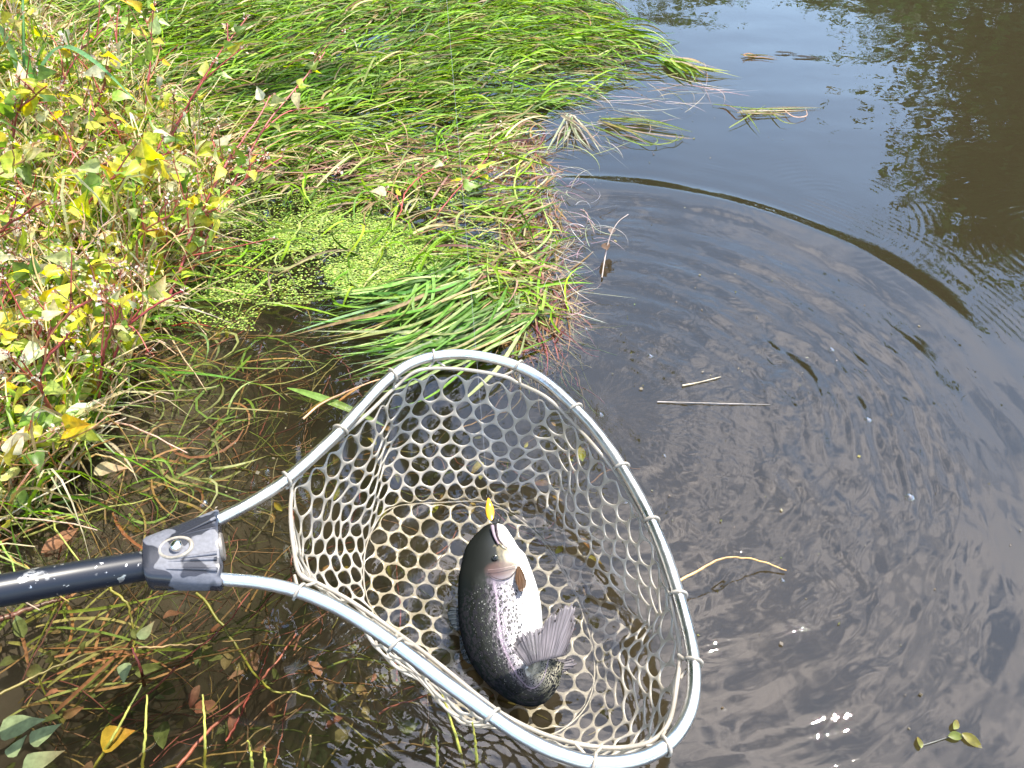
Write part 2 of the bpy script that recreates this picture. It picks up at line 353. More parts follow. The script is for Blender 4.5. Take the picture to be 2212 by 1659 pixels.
# ------------------------------------------------------------------ far bank trees (seen mirrored in the water)
def tree_meshes(seed, h, wd, dens=1.0, ragged=.5):
    r = np.random.default_rng(seed); tk = MB(); cr_ = MB()
    tr = np.array([[0, 0, -.4], [.1, .05, h * .25], [-.1, .1, h * .55], [.05, 0, h * .85]]); tubes(tk, spline(tr, 12), np.linspace(.03 * h, .006 * h, 12), (.09, .07, .05), 8)
    nb = 26; cl = []
    for k in range(nb):
        z = h * r.uniform(.16, .97); a = r.uniform(0, 6.28); prof = math.sin(math.pi * min(1, (z / h) ** .8)) ** .7 if z < h else 0
        rr = wd * .5 * prof * r.uniform(.35, 1) + .1; tip = np.array([math.cos(a) * rr, math.sin(a) * rr, z + .08 * h * r.random()])
        b0 = np.array([0, 0, max(.1 * h, z - .18 * h)]); tubes(tk, spline([b0, (b0 + tip) / 2 + [0, 0, .03 * h], tip], 7), np.linspace(.009 * h, .002 * h, 7), (.08, .06, .045), 5)
        for q in range(3): cl.append((b0 + (tip - b0) * r.uniform(.5, 1.05) + r.normal(0, .04 * wd, 3), wd * r.uniform(.07, .15)))
    n = int(170 * dens); B = []
    for c, s in cl: B.append(c + r.normal(0, 1, (n, 3)) * s * np.array([1, 1, .7]))
    B = np.vstack(B); N = len(B); D = nrm(r.normal(0, 1, (N, 3)) + [0, 0, -.3]); No = nrm(r.normal(0, 1, (N, 3)) + [0, 0, .8])
    L = r.uniform(.16, .38, N); cc = np.repeat(np.array([[.04, .11, .03]]), N, 0) * r.uniform(.6, 1.5, (N, 1)) * (1 + r.normal(0, .1, (N, 3)))
    sd = nrm(np.cross(D, No)); V = np.stack([B, B + D * L[:, None] * .5 + sd * L[:, None] * .3, B + D * L[:, None], B + D * L[:, None] * .5 - sd * L[:, None] * .3], 1)
    cr_.add(V.reshape(-1, 3), np.arange(N * 4).reshape(-1, 4), np.repeat(np.clip(cc, .01, .4), 4, 0)); return tk, cr_
M_bark = simple('bark', (.08, .06, .045), .9, 0, .5, 20, .3)
protos = []
def place_tree(kind, az, dist, label, scale=1, rot=0, group='trees on the far bank'):
    p = np.array([math.sin(R(az)) * dist, math.cos(R(az)) * dist]); z = float(ground_z(p[:1], p[1:])[0])
    t = thing('broadleaf_tree', (p[0], p[1], z), label, 'tree', group); t.rotation_euler.z = rot; t.scale = (scale,) * 3
    for nm, me in protos[kind]:
        o = bpy.data.objects.new(nm, me); COL.objects.link(o); o.parent = t
    return t
for sd_, h_, w_, d_ in ((1, 10, 7.5, 1.0), (2, 9, 9, 1.1), (3, 11, 6, .9)):
    tk, cr_ = tree_meshes(sd_, h_, w_, d_); a_ = tk.build('trunk', M_bark); b_ = cr_.build('crown', M_tree, smooth=False)
    protos.append([('trunk', a_.data), ('crown', b_.data)])
    bpy.data.objects.remove(a_); bpy.data.objects.remove(b_)
place_tree(0, 36.5, 24, 'tall dark tree mirrored in the pond at the right edge', 1.30, 0)
place_tree(1, 46, 25, 'broad dark tree mirrored in the pond beyond the right edge', 1.25, 1)
TL = [(-34, 34, 1), (-24, 35, 2), (-15, 36, 0), (-7, 35, 1), (0, 36, 2), (6, 37, 1), (11.5, 36, 0), (16, 35, 1), (20.5, 36, 2), (25, 34, 0), (29, 33, 1), (34, 36, 2), (38, 33, 1), (47, 32, 1), (53, 34, 0), (60, 33, 1), (68, 34, 2)]
for i, (az, ds, kd) in enumerate(TL):
    place_tree(kd, az, ds, 'dark green tree in the row on the far bank mirrored at the top right', (.82 if az < 30 else 1.05) * (1 + .12 * math.sin(i * 2.3)) * ds / 33, i * 1.7)

for az, ds, kd, sc_, rt_, lb in ((-47, 6.2, 1, 1.12, .4, 'leafy tree on the left bank mirrored darkly in the lower left shallows'), (-26, 8.6, 2, .95, 2.1, 'leafy tree on the left bank mirrored in the dark pool behind the hoop'), (-72, 5.6, 0, 1.05, 1.2, 'leafy tree behind the bank plants mirrored at the left edge of the water')):
    place_tree(kd, az, ds, lb, sc_, rt_, 'trees on the left bank')

# ------------------------------------------------------------------ floating grass mat
G_PAL = [(.08, .165, .010), (.14, .27, .014), (.21, .34, .022), (.055, .11, .010), (.24, .29, .08), (.44, .39, .2), (.22, .16, .07)]
MAT = [(-140, -90), (1270, -90), (1320, 0), (1395, 55), (1450, 105), (1470, 150), (1400, 172), (1330, 195), (1270, 222), (1160, 240), (1080, 258), (960, 285), (820, 300), (700, 318), (600, 290), (560, 240), (380, 290), (-140, 300)]
def blades(mb, B, ang, L, wd, pal, wts, zlift, lay=0, S=8, curl=.5, roll=.5, ctr=0.):
    B = B - ctr * L[:, None] * np.stack([np.cos(ang), np.sin(ang)], 1)
    n = len(B); t = np.linspace(0, 1, S)[None]
    cv = rng.normal(0, curl, (n, 1)); a = ang[:, None] + cv * (t - .3)
    st = L[:, None] / (S - 1)
    x = B[:, :1] + np.cumsum(np.c_[np.zeros(n), np.cos(a[:, 1:]) * st], 1); y = B[:, 1:2] + np.cumsum(np.c_[np.zeros(n), np.sin(a[:, 1:]) * st], 1)
    z = lay + zlift[:, None] * (4 * t * (1 - t) * .8 + .2 * np.sin(t * 3)) + rng.uniform(.0, .012, (n, 1)) - .006 * t
    P = np.stack([x, y, z + 0 * x], -1); w_ = wd[:, None] * np.interp(t[0], [0, .15, .6, 1], [.55, 1, .85, .05])[None] / 2
    up = nrm(np.array([0, 0, 1.]) + rng.normal(0, roll, (n, 3)))
    ribbons(mb, P, w_, up, pick(pal, n, .2, wts), fold=.25)
mb = MB()
q = scatter(MAT, 16000, dens=lambda x, y: (.22 + .78 * sstep(.36, .58, fbm(x * 5, y * 8, 61))) * (1 - .75 * sstep(.05, .5, x)))
base = np.interp(q[:, 0], [-1.4, -.7, -.1, .25, .6], [.95, .75, .35, -.1, -.4])
ang = base + .5 * (fbm(q[:, 0] * 2.5, q[:, 1] * 2.5, 66) - .5) * 2 + rng.normal(0, .42, len(q))
L = rng.uniform(.08, .21, len(q)) * (.85 + .3 * rng.random(len(q)))
q[:, 0] -= np.cos(ang) * L * .72; q[:, 1] -= np.sin(ang) * L * .72
blades(mb, q, ang, L, rng.uniform(.0026, .0058, len(q)), G_PAL + [(.10, .08, .035), (.05, .09, .012)], [4, 5, 3.5, 3, 1.6, .8, 1.6, 2, 3], rng.gamma(2, .0048, len(q)) + .002, roll=.55, curl=.75)
tag(mb.build('floating_grass', M_blade), 'long green grass lying combed flat on the water across the top', 'grass', kind='stuff')

LOOSE = [(560, 250), (700, 318), (1000, 280), (1150, 245), (1165, 330), (1190, 430), (1215, 560), (1225, 680), (1150, 700), (1000, 560), (900, 520), (860, 460), (700, 430), (540, 380)]
mb = MB()
q = scatter(LOOSE, 1350, dens=lambda x, y: .2 + .8 * sstep(.4, .6, fbm(x * 9, y * 9, 71)))
ang = .25 + rng.normal(0, .75, len(q)); L = rng.uniform(.05, .17, len(q))
blades(mb, q, ang, L, rng.uniform(.002, .005, len(q)), G_PAL + [(.23, .12, .09), (.33, .25, .14)], [2, 2.5, 3, 2, 3, 2, 2.5, 3, 2], rng.gamma(2, .0028, len(q)) + .001, curl=.9, roll=.6, ctr=.55)
EDGE = [(1080, 290), (1165, 300), (1200, 430), (1225, 560), (1240, 690), (1160, 780), (1080, 740), (1040, 640), (1100, 520), (1060, 380)]
q = scatter(EDGE, 1400); ang = rng.choice([-1.45, -1.2, -1.8, .1, 1.6], len(q)) + rng.normal(0, .45, len(q)); L = rng.uniform(.05, .16, len(q))
blades(mb, q, ang, L, rng.uniform(.0012, .0036, len(q)), [(.17, .09, .06), (.24, .16, .08), (.19, .065, .06), (.32, .25, .14), (.13, .17, .04), (.26, .14, .055)], [3, 3, 2, 2, 2, 2], rng.gamma(2, .002, len(q)), lay=-.010, curl=1.0, roll=.5, ctr=.5)
q = scatter([(1120, 290), (1180, 330), (1290, 480), (1250, 700), (1190, 690), (1180, 450)], 130); ang = rng.uniform(-3.1, 3.1, len(q)); L = rng.uniform(.03, .11, len(q))
blades(mb, q, ang, L, rng.uniform(.0008, .0016, len(q)), [(.42, .36, .34), (.3, .2, .2), (.3, .3, .2)], None, rng.gamma(2, .003, len(q)), curl=1.8)
q = scatter([(1180, 230), (1330, 170), (1500, 130), (1590, 200), (1480, 250), (1340, 330), (1200, 340)], 110); ang = rng.normal(-.3, .6, len(q)); L = rng.uniform(.04, .18, len(q))
blades(mb, q, ang, L, rng.uniform(.0008, .0020, len(q)), [(.36, .26, .22), (.3, .2, .14), (.3, .32, .1), (.4, .36, .28)], None, rng.gamma(2, .0015, len(q)), lay=-.002, curl=.7, ctr=.5)
tag(mb.build('dead_grass', M_blade), 'loose tangle of brown and straw coloured dead grass along the mat edge', 'dead grass', kind='stuff')

# ------------------------------------------------------------------ duckweed
DUCK = [(330, 600), (400, 500), (480, 420), (570, 350), (700, 420), (860, 480), (1010, 560), (1010, 650), (900, 655), (760, 640), (620, 665), (520, 660), (390, 640)]
mb = MB()
q = scatter(DUCK, 25000, dens=lambda x, y: .10 + .90 * sstep(.39, .60, fbm(x * 8, y * 8, 81)))
q2 = scatter([(300, 600), (560, 300), (1180, 300), (1200, 660), (800, 720), (560, 720), (330, 700)], 5500, dens=lambda x, y: sstep(.5, .66, fbm(x * 11, y * 11, 83)))
q = np.vstack([q, q2]); n = len(q); r = rng.uniform(.0011, .0024, n); th = np.arange(6) / 6 * 6.283
c = np.c_[q, rng.uniform(.0015, .005, n)]
tl = rng.normal(0, .16, (n, 2)); a0 = rng.uniform(0, 6.28, (n, 1)); dx = np.cos(th + a0) * r[:, None]; dy = np.sin(th + a0) * r[:, None] * .75
V = np.stack([c[:, :1] + dx, c[:, 1:2] + dy, c[:, 2:] + dx * tl[:, :1] + dy * tl[:, 1:]], -1)
mb.add(V.reshape(-1, 3), np.arange(n * 6).reshape(-1, 6), np.repeat(pick([(.16, .25, .03), (.23, .31, .05), (.11, .19, .025), (.30, .36, .10)], n, .2), 6, 0))
tag(mb.build('duckweed', M_duck, smooth=False), 'bright green duckweed specks carpeting the still water', 'duckweed', kind='stuff')

# blades lying over the duckweed and the dark pool
mb = MB()
q = scatter([(360, 560), (560, 330), (860, 430), (1050, 560), (1080, 640), (860, 660), (620, 690), (420, 690)], 135); ang = rng.normal(.6, .9, len(q)); L = rng.uniform(.05, .17, len(q))
blades(mb, q, ang, L, rng.uniform(.003, .0055, len(q)), G_PAL, [2, 3, 4, 1, 4, 2, .5], rng.gamma(2, .009, len(q)) + .002, curl=1.5, roll=.5)
q = scatter([(330, 640), (560, 690), (560, 800), (480, 950), (430, 1080), (330, 1120), (180, 1150), (260, 900)], 130); ang = rng.normal(.3, 1.1, len(q)); L = rng.uniform(.05, .18, len(q))
blades(mb, q, ang, L, rng.uniform(.002, .0045, len(q)), [(.13, .2, .05), (.22, .24, .09), (.3, .2, .08), (.24, .13, .06), (.12, .22, .03)], None, rng.gamma(2, .0035, len(q)), lay=-.017, curl=1.6, roll=.5)
tag(mb.build('scattered_grass', M_blade), 'single curling grass blades scattered over the duckweed and dark pool', 'grass', kind='stuff')

# ------------------------------------------------------------------ leafy plants on the left bank
ST_RED = [(.30, .055, .045), (.34, .07, .06), (.24, .10, .04)]; ST_TAN = [(.38, .24, .09), (.32, .2, .1), (.4, .3, .12)]
LF = [(.40, .47, .05), (.52, .55, .09), (.17, .27, .04), (.28, .39, .08), (.56, .48, .03), (.50, .53, .26), (.09, .16, .025), (.62, .60, .42)]
LFW = [3, 3.5, 2, 3, .9, 2.4, 1.2, .9]
def leaf_batch(mb, B, dirs, size, pal=LF, wts=LFW, ratio=.62, prof=LW, up=.6):
    n = len(B); D = nrm(dirs); No = nrm(np.array([0, 0, 1.]) * up + rng.normal(0, .55, (n, 3)))
    L = size * rng.uniform(.5, 1.3, n)
    leaves(mb, B, D, No, L, L * ratio * rng.uniform(.8, 1.15, n), pick(pal, n, .16, wts), droop=rng.uniform(-.15, .7, n), fold=rng.uniform(.05, .75, (n, 1, 1)), prof=prof, wav=.22)
def smartweed(label, base, tip, ht, nl=16, ls=.042, red=True, bulge=.03, nb=5, fl=True, r0=.0021, loc_z=.0):
    b = W(*base, loc_z); e = W(*tip, ht); L = np.linalg.norm(e - b)
    t = thing('leafy_plant', b, label, 'plant', 'leafy plants on the left bank')
    mid = (b + e) / 2 + np.array([rng.normal(0, .015), rng.normal(0, .015), bulge])
    P = spline([b, mid, e], 22) + np.cumsum(rng.normal(0, .0012, (22, 3)), 0)
    ms, mlv, mf = MB(), MB(), MB()
    pal = ST_RED if red else ST_TAN
    tubes(ms, P, np.linspace(r0, r0 * .45, 22), pick(pal, 1, .15)[0], 6)
    nodes = [(P[k], nrm(P[min(k + 1, 21)] - P[k - 1]), k / 21) for k in range(2, 22, 2)]; tips = [(e, nrm(P[-1] - P[-2]))]
    for j in range(nb):
        k = int(rng.integers(4, 19)); p0 = P[k]; T = nrm(P[k + 1] - P[k]); d = nrm(T + rng.normal(0, .45, 3) + [0, 0, .25]); bl = L * rng.uniform(.2, .42) * (1.1 - k / 30)
        Q = spline([p0, p0 + d * bl * .5 + [0, 0, .008], p0 + d * bl + rng.normal(0, .012, 3) + [0, 0, .02]], 9)
        tubes(ms, Q, np.linspace(r0 * .6, r0 * .3, 9), pick(pal, 1, .15)[0], 5); tips.append((Q[-1], nrm(Q[-1] - Q[-2])))
        for k2 in (3, 6): nodes.append((Q[k2], nrm(Q[k2 + 1] - Q[k2]), .8))
    sel = [nodes[i] for i in rng.choice(len(nodes), nl)]
    B = np.array([s_[0] for s_ in sel]); T = np.array([s_[1] for s_ in sel]); fr = np.array([s_[2] for s_ in sel])
    D = nrm(T * .35 + rng.normal(0, .7, (nl, 3)) * np.array([1, 1, .55])); pt = B + D * .010
    tubes(ms, np.stack([B, (B + pt) / 2 + [0, 0, .001], pt], 1), .0007, pick(pal, nl, .15), 4)
    leaf_batch(mlv, pt, D, ls * (1.15 - .45 * fr))
    ms.build('stem', M_stem, t); mlv.build('foliage', M_leaf, t)
    if fl:
        for p, d in tips:
            m = int(rng.integers(6, 12)); c = p + rng.normal(0, .0035, (m, 3)) + d * rng.uniform(-.006, .006, (m, 1)); dd = nrm(d + rng.normal(0, .8, (m, 3)))
            leaves(mf, c, dd, nrm(rng.normal(0, 1, (m, 3))), rng.uniform(.0045, .008, m), rng.uniform(.0026, .0042, m), pick([(.62, .55, .45), (.7, .66, .58), (.4, .25, .16)], m, .1), prof=LW2)
            tubes(mf, np.stack([np.repeat(p[None] - d * .004, m, 0), c], 1), .0004, pick(pal, m), 3)
        mf.build('blossom', M_leaf, t)
    return t
PL = [
 ('red stemmed leafy plant leaning furthest right over the floating grass with white buds', (385, 640), (690, 120), .20, 9, .036, 1),
 ('red stemmed leafy plant reaching over the duckweed with buds at its bare tips', (360, 660), (590, 210), .20, 13, .040, 1),
 ('thin leafy plant with dark red side stems above the purple gap in the grass', (420, 560), (610, 330), .14, 8, .034, 1),
 ('leafy plant with a pair of broad pale leaves beside the tall reed', (40, 420), (120, 190), .22, 14, .055, 1),
 ('leafy plant behind the reed with red stems rising to the top edge', (170, 330), (255, 20), .24, 13, .045, 1),
 ('upright red stemmed plant at the top of the bank with yellow leaves', (300, 330), (330, 10), .22, 12, .042, 1),
 ('slender budding plant crossing the top of the grass mat', (300, 430), (530, 40), .24, 9, .036, 1),
 ('leafy plant with yellow heart shaped leaves at the middle of the bank', (150, 560), (390, 330), .18, 18, .052, 1),
 ('dense pale green plant at the left edge above the yellow leaf', (-30, 560), (60, 330), .20, 18, .055, 0),
 ('tan stemmed plant carrying the big yellow leaf near the left edge', (150, 980), (60, 560), .17, 14, .052, 0),
 ('leafy plant with tan stems leaning over the lower pool', (180, 900), (250, 640), .12, 15, .044, 0),
 ('low yellow green plant at the foot of the bank above the handle', (20, 1130), (150, 940), .08, 15, .046, 0),
 ('bright yellow plant spreading over the water edge by the dark pool', (210, 820), (330, 640), .09, 14, .042, 0),
 ('white leaved plant in the middle of the bank edge', (120, 720), (230, 560), .13, 13, .048, 0),
 ('leafy plant with bleached stems in the top left corner', (-60, 330), (20, 60), .26, 14, .048, 0),
 ('leafy plant with green leaves hanging above the duckweed edge', (300, 640), (470, 450), .12, 13, .040, 1),
 ('small sprig with a bright yellow leaf pair on the grass mat edge', (850, 480), (960, 345), .06, 5, .036, 1),
 ('small red sprig with two pale leaves at the right mat edge', (930, 480), (1075, 330), .06, 6, .036, 1),
]
for k_ in range(16):
    f_ = rng.random(); bx_, by_ = (rng.uniform(-60, 330), rng.uniform(300, 950)); PL.append((None, (bx_, by_), (bx_ + rng.uniform(-40, 170), by_ - rng.uniform(130, 330)), rng.uniform(.10, .22), int(rng.integers(3, 7)), .034, int(rng.random() < .5)))
for a in PL:
    sm = a[0] is not None and a[0].startswith('small')
    smartweed(a[0] or 'slender leafy shoot among the tangle of the left bank', a[1], a[2], a[3], nl=int(a[4] * (1 if sm else 2.0)), ls=a[5] * 1.08, red=bool(a[6]), nb=2 if sm else 5, bulge=.012 if sm else .035, r0=.0017 if sm else .0027)

# tangled undergrowth
UNDER = [(-220, -90), (40, -90), (120, 140), (330, 250), (470, 360), (450, 480), (380, 600), (320, 700), (270, 850), (190, 1000), (90, 1120), (30, 1210), (-250, 1250)]
mb = MB(); q = scatter(UNDER, 2500); n = len(q); z = .012 + rng.gamma(2, .026, n)
B = np.c_[q, z]; leaf_batch(mb, B, rng.normal(0, 1, (n, 3)) * [1, 1, .4] + [.3, 0, .1], .034, pal=LF + [(.50, .46, .33), (.28, .2, .1)], wts=LFW + [1.6, .5])
q = scatter(UNDER, 3900); n = len(q); b0 = np.c_[q, np.zeros(n)]; d = np.c_[rng.normal(.5, .6, n), rng.normal(.1, .6, n), rng.uniform(.2, 1.5, n)]; Ls = rng.uniform(.06, .26, (n, 1, 1)); t_ = np.linspace(0, 1, 7)[None, :, None]
P = b0[:, None] + nrm(d)[:, None] * Ls * t_ + np.array([0, 0, -1.]) * Ls * .25 * t_ ** 2 + rng.normal(0, .002, (n, 7, 3))
tubes(mb, P, np.linspace(.0015, .0007, 7)[None], pick(ST_TAN + ST_RED + [(.60, .52, .36), (.66, .58, .42), (.56, .48, .3), (.4, .44, .14)], n, .2, [2, 2, 2, .4, .4, .4, 4, 4, 3, 3]), 5)
q = scatter(UNDER, 3900); n = len(q)
blades(mb, q, rng.normal(.2, 1.0, n), rng.uniform(.07, .2, n), rng.uniform(.0025, .0055, n), G_PAL + [(.62, .54, .34)], [2, 4, 4, 1.5, 4, 4, .6, 4], rng.gamma(2, .024, n) + .004, curl=1.0, roll=.8)
tag(mb.build('undergrowth', M_leaf), 'tangled mass of leaves, stalks and grass covering the left bank', 'undergrowth', kind='stuff')

# tall reed
b = W(72, 330, .0); t = thing('reed', b, 'tall green reed with long arching blades at the left edge', 'reed')
mb = MB(); tubes(mb, spline([b, W(55, 200, .12), W(50, 40, .24), W(48, -120, .34)], 16), np.linspace(.0035, .0025, 16), (.06, .15, .03), 7); mb.build('stem', M_stem, t)
def one_blade(mb, P, w_, col, S=18, prof=(.6, 1, .9, .04), up=(0, -.3, 1)):
    Q = spline(P, S); ww = w_ / 2 * np.interp(np.linspace(0, 1, S), [0, .2, .6, 1], prof)
    ribbons(mb, Q[None], ww[None], nrm(np.array([up])), np.array([col]), fold=.3)
for P, w_, c in (([W(60, 200, .14), W(30, 120, .2), W(0, 60, .24), W(-40, 30, .25)], .012, (.2, .32, .12)),
                 ([W(62, 190, .14), W(125, 105, .2), W(200, 130, .2), W(310, 235, .15)], .011, (.13, .27, .12)),
                 ([W(55, 100, .2), W(70, 180, .17), W(80, 240, .12)], .010, (.07, .18, .03))):
    m2 = MB(); one_blade(m2, P, w_, c); m2.build('blade', M_blade, t)

# ------------------------------------------------------------------ grass tufts, clumps and loose stalks
def tuft(name, label, cat, root, tips, n, w_, pal, wts, z=.012, lift=.02, spread=26, group=None, hooks=()):
    t = thing(name, W(*root), label, cat, group); mb = MB()
    for k in range(n):
        tp = tips[rng.integers(len(tips))]; r = np.array(root) + rng.normal(0, spread * .6, 2) * [1.6, .7]; e = np.array(tp) + rng.normal(0, spread, 2) * [1.4, .6]
        m = (r + e) / 2 + rng.normal(0, 14, 2) * min(1, spread / 20) + [0, -.3 * spread]
        one_blade(mb, [W(*r, z * rng.random() + .003), W(*m, z * .5 + lift * min(1, spread / 20) * rng.random()), W(*e, z * rng.random() * .6 + .002)], w_ * rng.uniform(.7, 1.25), pick(pal, 1, .2, wts)[0], up=rng.normal(0, .35, 3) + [0, 0, 1.])
    for hk in hooks: one_blade(mb, [W(*p_, .004 + .004 * i_ % .007) for i_, p_ in enumerate(hk)], w_ * .8, pick(pal, 1, .2)[0], S=26, up=(0, -.3, 1.))
    mb.build('foliage', M_blade, t); return t
NG = [(.10, .22, .03), (.17, .29, .06), (.27, .33, .13), (.06, .13, .02), (.30, .22, .11)]
t = thing('grass_tuft', W(1050, 660), 'bright green grass tuft swept left on the water just behind the hoop', 'grass'); mb = MB()
for k in range(112):
    f_ = rng.random(); g_ = rng.normal(0, 1)
    r_ = np.array([1140, 690]) * (1 - f_) + np.array([985, 575]) * f_ + rng.normal(0, 26, 2); e_ = np.array([830, 795]) * (1 - f_) + np.array([650, 672]) * f_ + rng.normal(0, 42, 2) + [110 * max(0, g_), 0]
    if k % 9 == 0: e_ = r_ + np.array([rng.uniform(-60, 90), rng.uniform(-60, 60)])
    m1 = r_ + (e_ - r_) * .35 + [0, 22 + rng.normal(0, 9)]; m2 = r_ + (e_ - r_) * .7 + [0, 20 + rng.normal(0, 9)]
    one_blade(mb, [W(*r_, .004 + .012 * rng.random()), W(*m1, .006 + .018 * rng.random()), W(*m2, .004 + .012 * rng.random()), W(*e_, .002 + .005 * rng.random())], .0052 * rng.uniform(.6, 1.3), pick(NG, 1, .25, [3, 3, 4, 3, 1.5])[0], up=rng.normal(0, .35, 3) + [0, 0, 1.])
mb.build('foliage', M_blade, t)
tuft('grass_tuft', 'small green grass tuft with curled tips beside the dead grass', 'grass', (940, 590), [(800, 650), (850, 700), (1010, 540), (1060, 600), (900, 700)], 40, .006, NG, [3, 3, 3, 2, 1], spread=22)
tuft('grass_tuft', 'fan of bleached grass blades at the open water edge', 'grass', (1230, 250), [(1185, 330), (1200, 305), (1215, 320), (1265, 322), (1300, 328), (1260, 270), (1290, 280)], 20, .0042, [(.3, .26, .2), (.22, .22, .13), (.11, .18, .04), (.28, .22, .16)], None, spread=10)
tuft('grass_clump', 'hooked green blades floating off the mat corner', 'grass', (1300, 255), [(1420, 300), (1470, 305), (1490, 288), (1400, 310), (1450, 270)], 9, .0050, [(.10, .14, .02), (.18, .17, .04), (.27, .22, .13)], [3, 2, 1], spread=7, hooks=([(1340, 268), (1400, 308), (1440, 310), (1462, 300), (1458, 284)], [(1250, 258), (1350, 300), (1395, 314), (1420, 306), (1412, 290)], [(1290, 262), (1380, 285), (1470, 297), (1500, 300)], [(1330, 270), (1440, 302), (1474, 298), (1470, 284)]))
tuft('grass_clump', 'isolated grass clump floating out on the blue water', 'grass', (1600, 240), [(1700, 250), (1745, 240), (1775, 233), (1550, 228), (1690, 262), (1640, 255)], 9, .0042, [(.12, .16, .02), (.2, .15, .07), (.3, .23, .15)], [2, 2, 1], spread=6, z=.008, lift=.008, hooks=([(1690, 235), (1715, 252), (1742, 250), (1740, 233)], [(1540, 225), (1640, 235), (1780, 233)], [(1575, 276), (1615, 252), (1655, 226)], [(1598, 230), (1620, 255), (1642, 288)], [(1660, 238), (1690, 262), (1720, 268)]))
tuft('grass_clump', 'distant little clump of reddish grass floating at the top', 'grass', (1605, 120), [(1680, 126), (1640, 124), (1660, 120)], 8, .0042, [(.14, .15, .03), (.3, .17, .1)], None, spread=3, z=.006, lift=.006)
tuft('grass_clump', 'long green blades trailing past the mat tip', 'grass', (1440, 130), [(1580, 162), (1530, 158), (1505, 175), (1520, 145), (1480, 165)], 24, .0075, [(.12, .22, .02), (.2, .24, .04), (.36, .3, .18)], [4, 3, 1], spread=8)

def stalk(name, label, cat, pts, r, col, group=None, z=.004, n=24, jag=.0, leafs=(), k=6):
    P = np.array([W(p[0], p[1], p[2] if len(p) > 2 else z) for p in pts]); t = thing(name, P[0], label, cat, group)
    Q = spline(P, n); Q = Q + rng.normal(0, 1, Q.shape) * jag * np.array([1, 1, .3])
    mb = MB(); s_ = np.linspace(0, 1, n); tubes(mb, Q, r * (1.1 - .6 * s_), np.array([[np.array(col) * (1 + .25 * math.sin(9 * a_ + len(label))) for a_ in s_]]), k, cap=True); mb.build('stem', M_stem, t)
    if leafs:
        for (p, dr, L, c) in leafs:
            ml2 = MB()
            b_ = W(*p); d_ = W(p[0] + dr[0], p[1] + dr[1], p[2]) - b_
            leaves(ml2, b_[None], nrm(d_)[None], nrm(np.array([[rng.normal(0, .3), -.2, 1.]])), np.array([L]), np.array([L * (.45 if L < .06 else .075)]), np.array([c]), prof=LW2)
            ml2.build('leaf', M_leaf, t)
    return t
stalk('straw', 'short pale straw floating on the brown water', 'straw', [(1474, 833), (1510, 826), (1557, 814)], .0014, (.36, .3, .2), z=.002)
stalk('straw', 'long thin straw lying on the water right of the hoop', 'straw', [(1420, 868), (1500, 870), (1580, 872), (1664, 874)], .0009, (.26, .23, .2), z=.002)
stalk('twig', 'arched tan twig poking out from the hoop right side', 'twig', [(1466, 1256, .03), (1510, 1232, .03), (1560, 1206, .03), (1610, 1206, .025), (1655, 1216, .012), (1698, 1232, .004)], .0016, (.45, .27, .1), jag=.0006)
stalk('seed_stem', 'forked dead grass stem standing in the open water', 'stem', [(1300, 600), (1308, 550, .02), (1318, 510, .04), (1335, 480, .05), (1357, 463, .055)], .0014, (.27, .21, .18), leafs=(((1312, 540, .03), (-14, -40), .035, (.2, .13, .09)), ((1322, 505, .04), (-2, -38), .03, (.26, .2, .17))))
stalk('leaf_sprig', 'green sprig with yellow leaf floating at the lower right corner', 'sprig', [(1987, 1612), (2020, 1602), (2050, 1592), (2075, 1583)], .0008, (.06, .06, .05), z=.001, leafs=(((2048, 1590, .004), (40, -2), .02, (.14, .17, .03)), ((2078, 1584, .004), (32, 20), .024, (.2, .18, .03)), ((1990, 1616, .004), (-5, -30), .014, (.18, .2, .04)), ((2060, 1575, .004), (12, -20), .016, (.2, .22, .05))))
stalk('grass_sprig', 'green blade and tan stalk lying left of the hoop shoulder', 'sprig', [(655, 905), (690, 875), (740, 850), (800, 826), (838, 815)], .0017, (.4, .22, .12), z=.006, leafs=(((620, 838, .008), (150, 38), .17, (.2, .34, .06)), ((745, 850, .006), (-90, 30), .08, (.28, .24, .06)), ((780, 835, .006), (-60, 30), .06, (.4, .24, .08))))
for lb, p, tp in (('cut yellow green stalk standing at the bottom edge below the hoop', (1010, 1690), (955, 1500, .05)), ('forked yellow stalk with an orange tip below the hoop', (940, 1690), (942, 1590, .04)), ('yellow stalk bending right at the bottom edge below the hoop', (1030, 1690), (1020, 1560, .05)),
                  ('thin green stalk in the shallow water near the bottom edge', (440, 1690), (438, 1500, .03)), ('cut hollow stalk at the bottom edge with a broken top', (545, 1690), (535, 1600, .04)), ('shorter cut stalk beside the broken hollow one', (568, 1690), (570, 1615, .03)), ('slanting brown stalk at the bottom edge left of the hoop', (655, 1670), (672, 1590, .04)),
                  ('ribbed yellow stalk rising from the water under the handle', (300, 1700), (318, 1500, .03)), ('leaning olive stalk meeting the red one under the handle', (190, 1680), (305, 1480, .02)), ('red stalk joint standing in the shallow weed', (312, 1480), (285, 1400, .03))):
    c = (.26, .05, .03) if lb.startswith('red') else ((.2, .14, .06) if 'brown' in lb else (.34, .33, .06))
    stalk('cut_stalk', lb, 'stalk', [(p[0], p[1], -.04), ((p[0] + tp[0]) / 2 + 4, (p[1] + tp[1]) / 2, tp[2] * .3), tp], .0019, c, 'cut stalks at the bottom edge', jag=.0003)

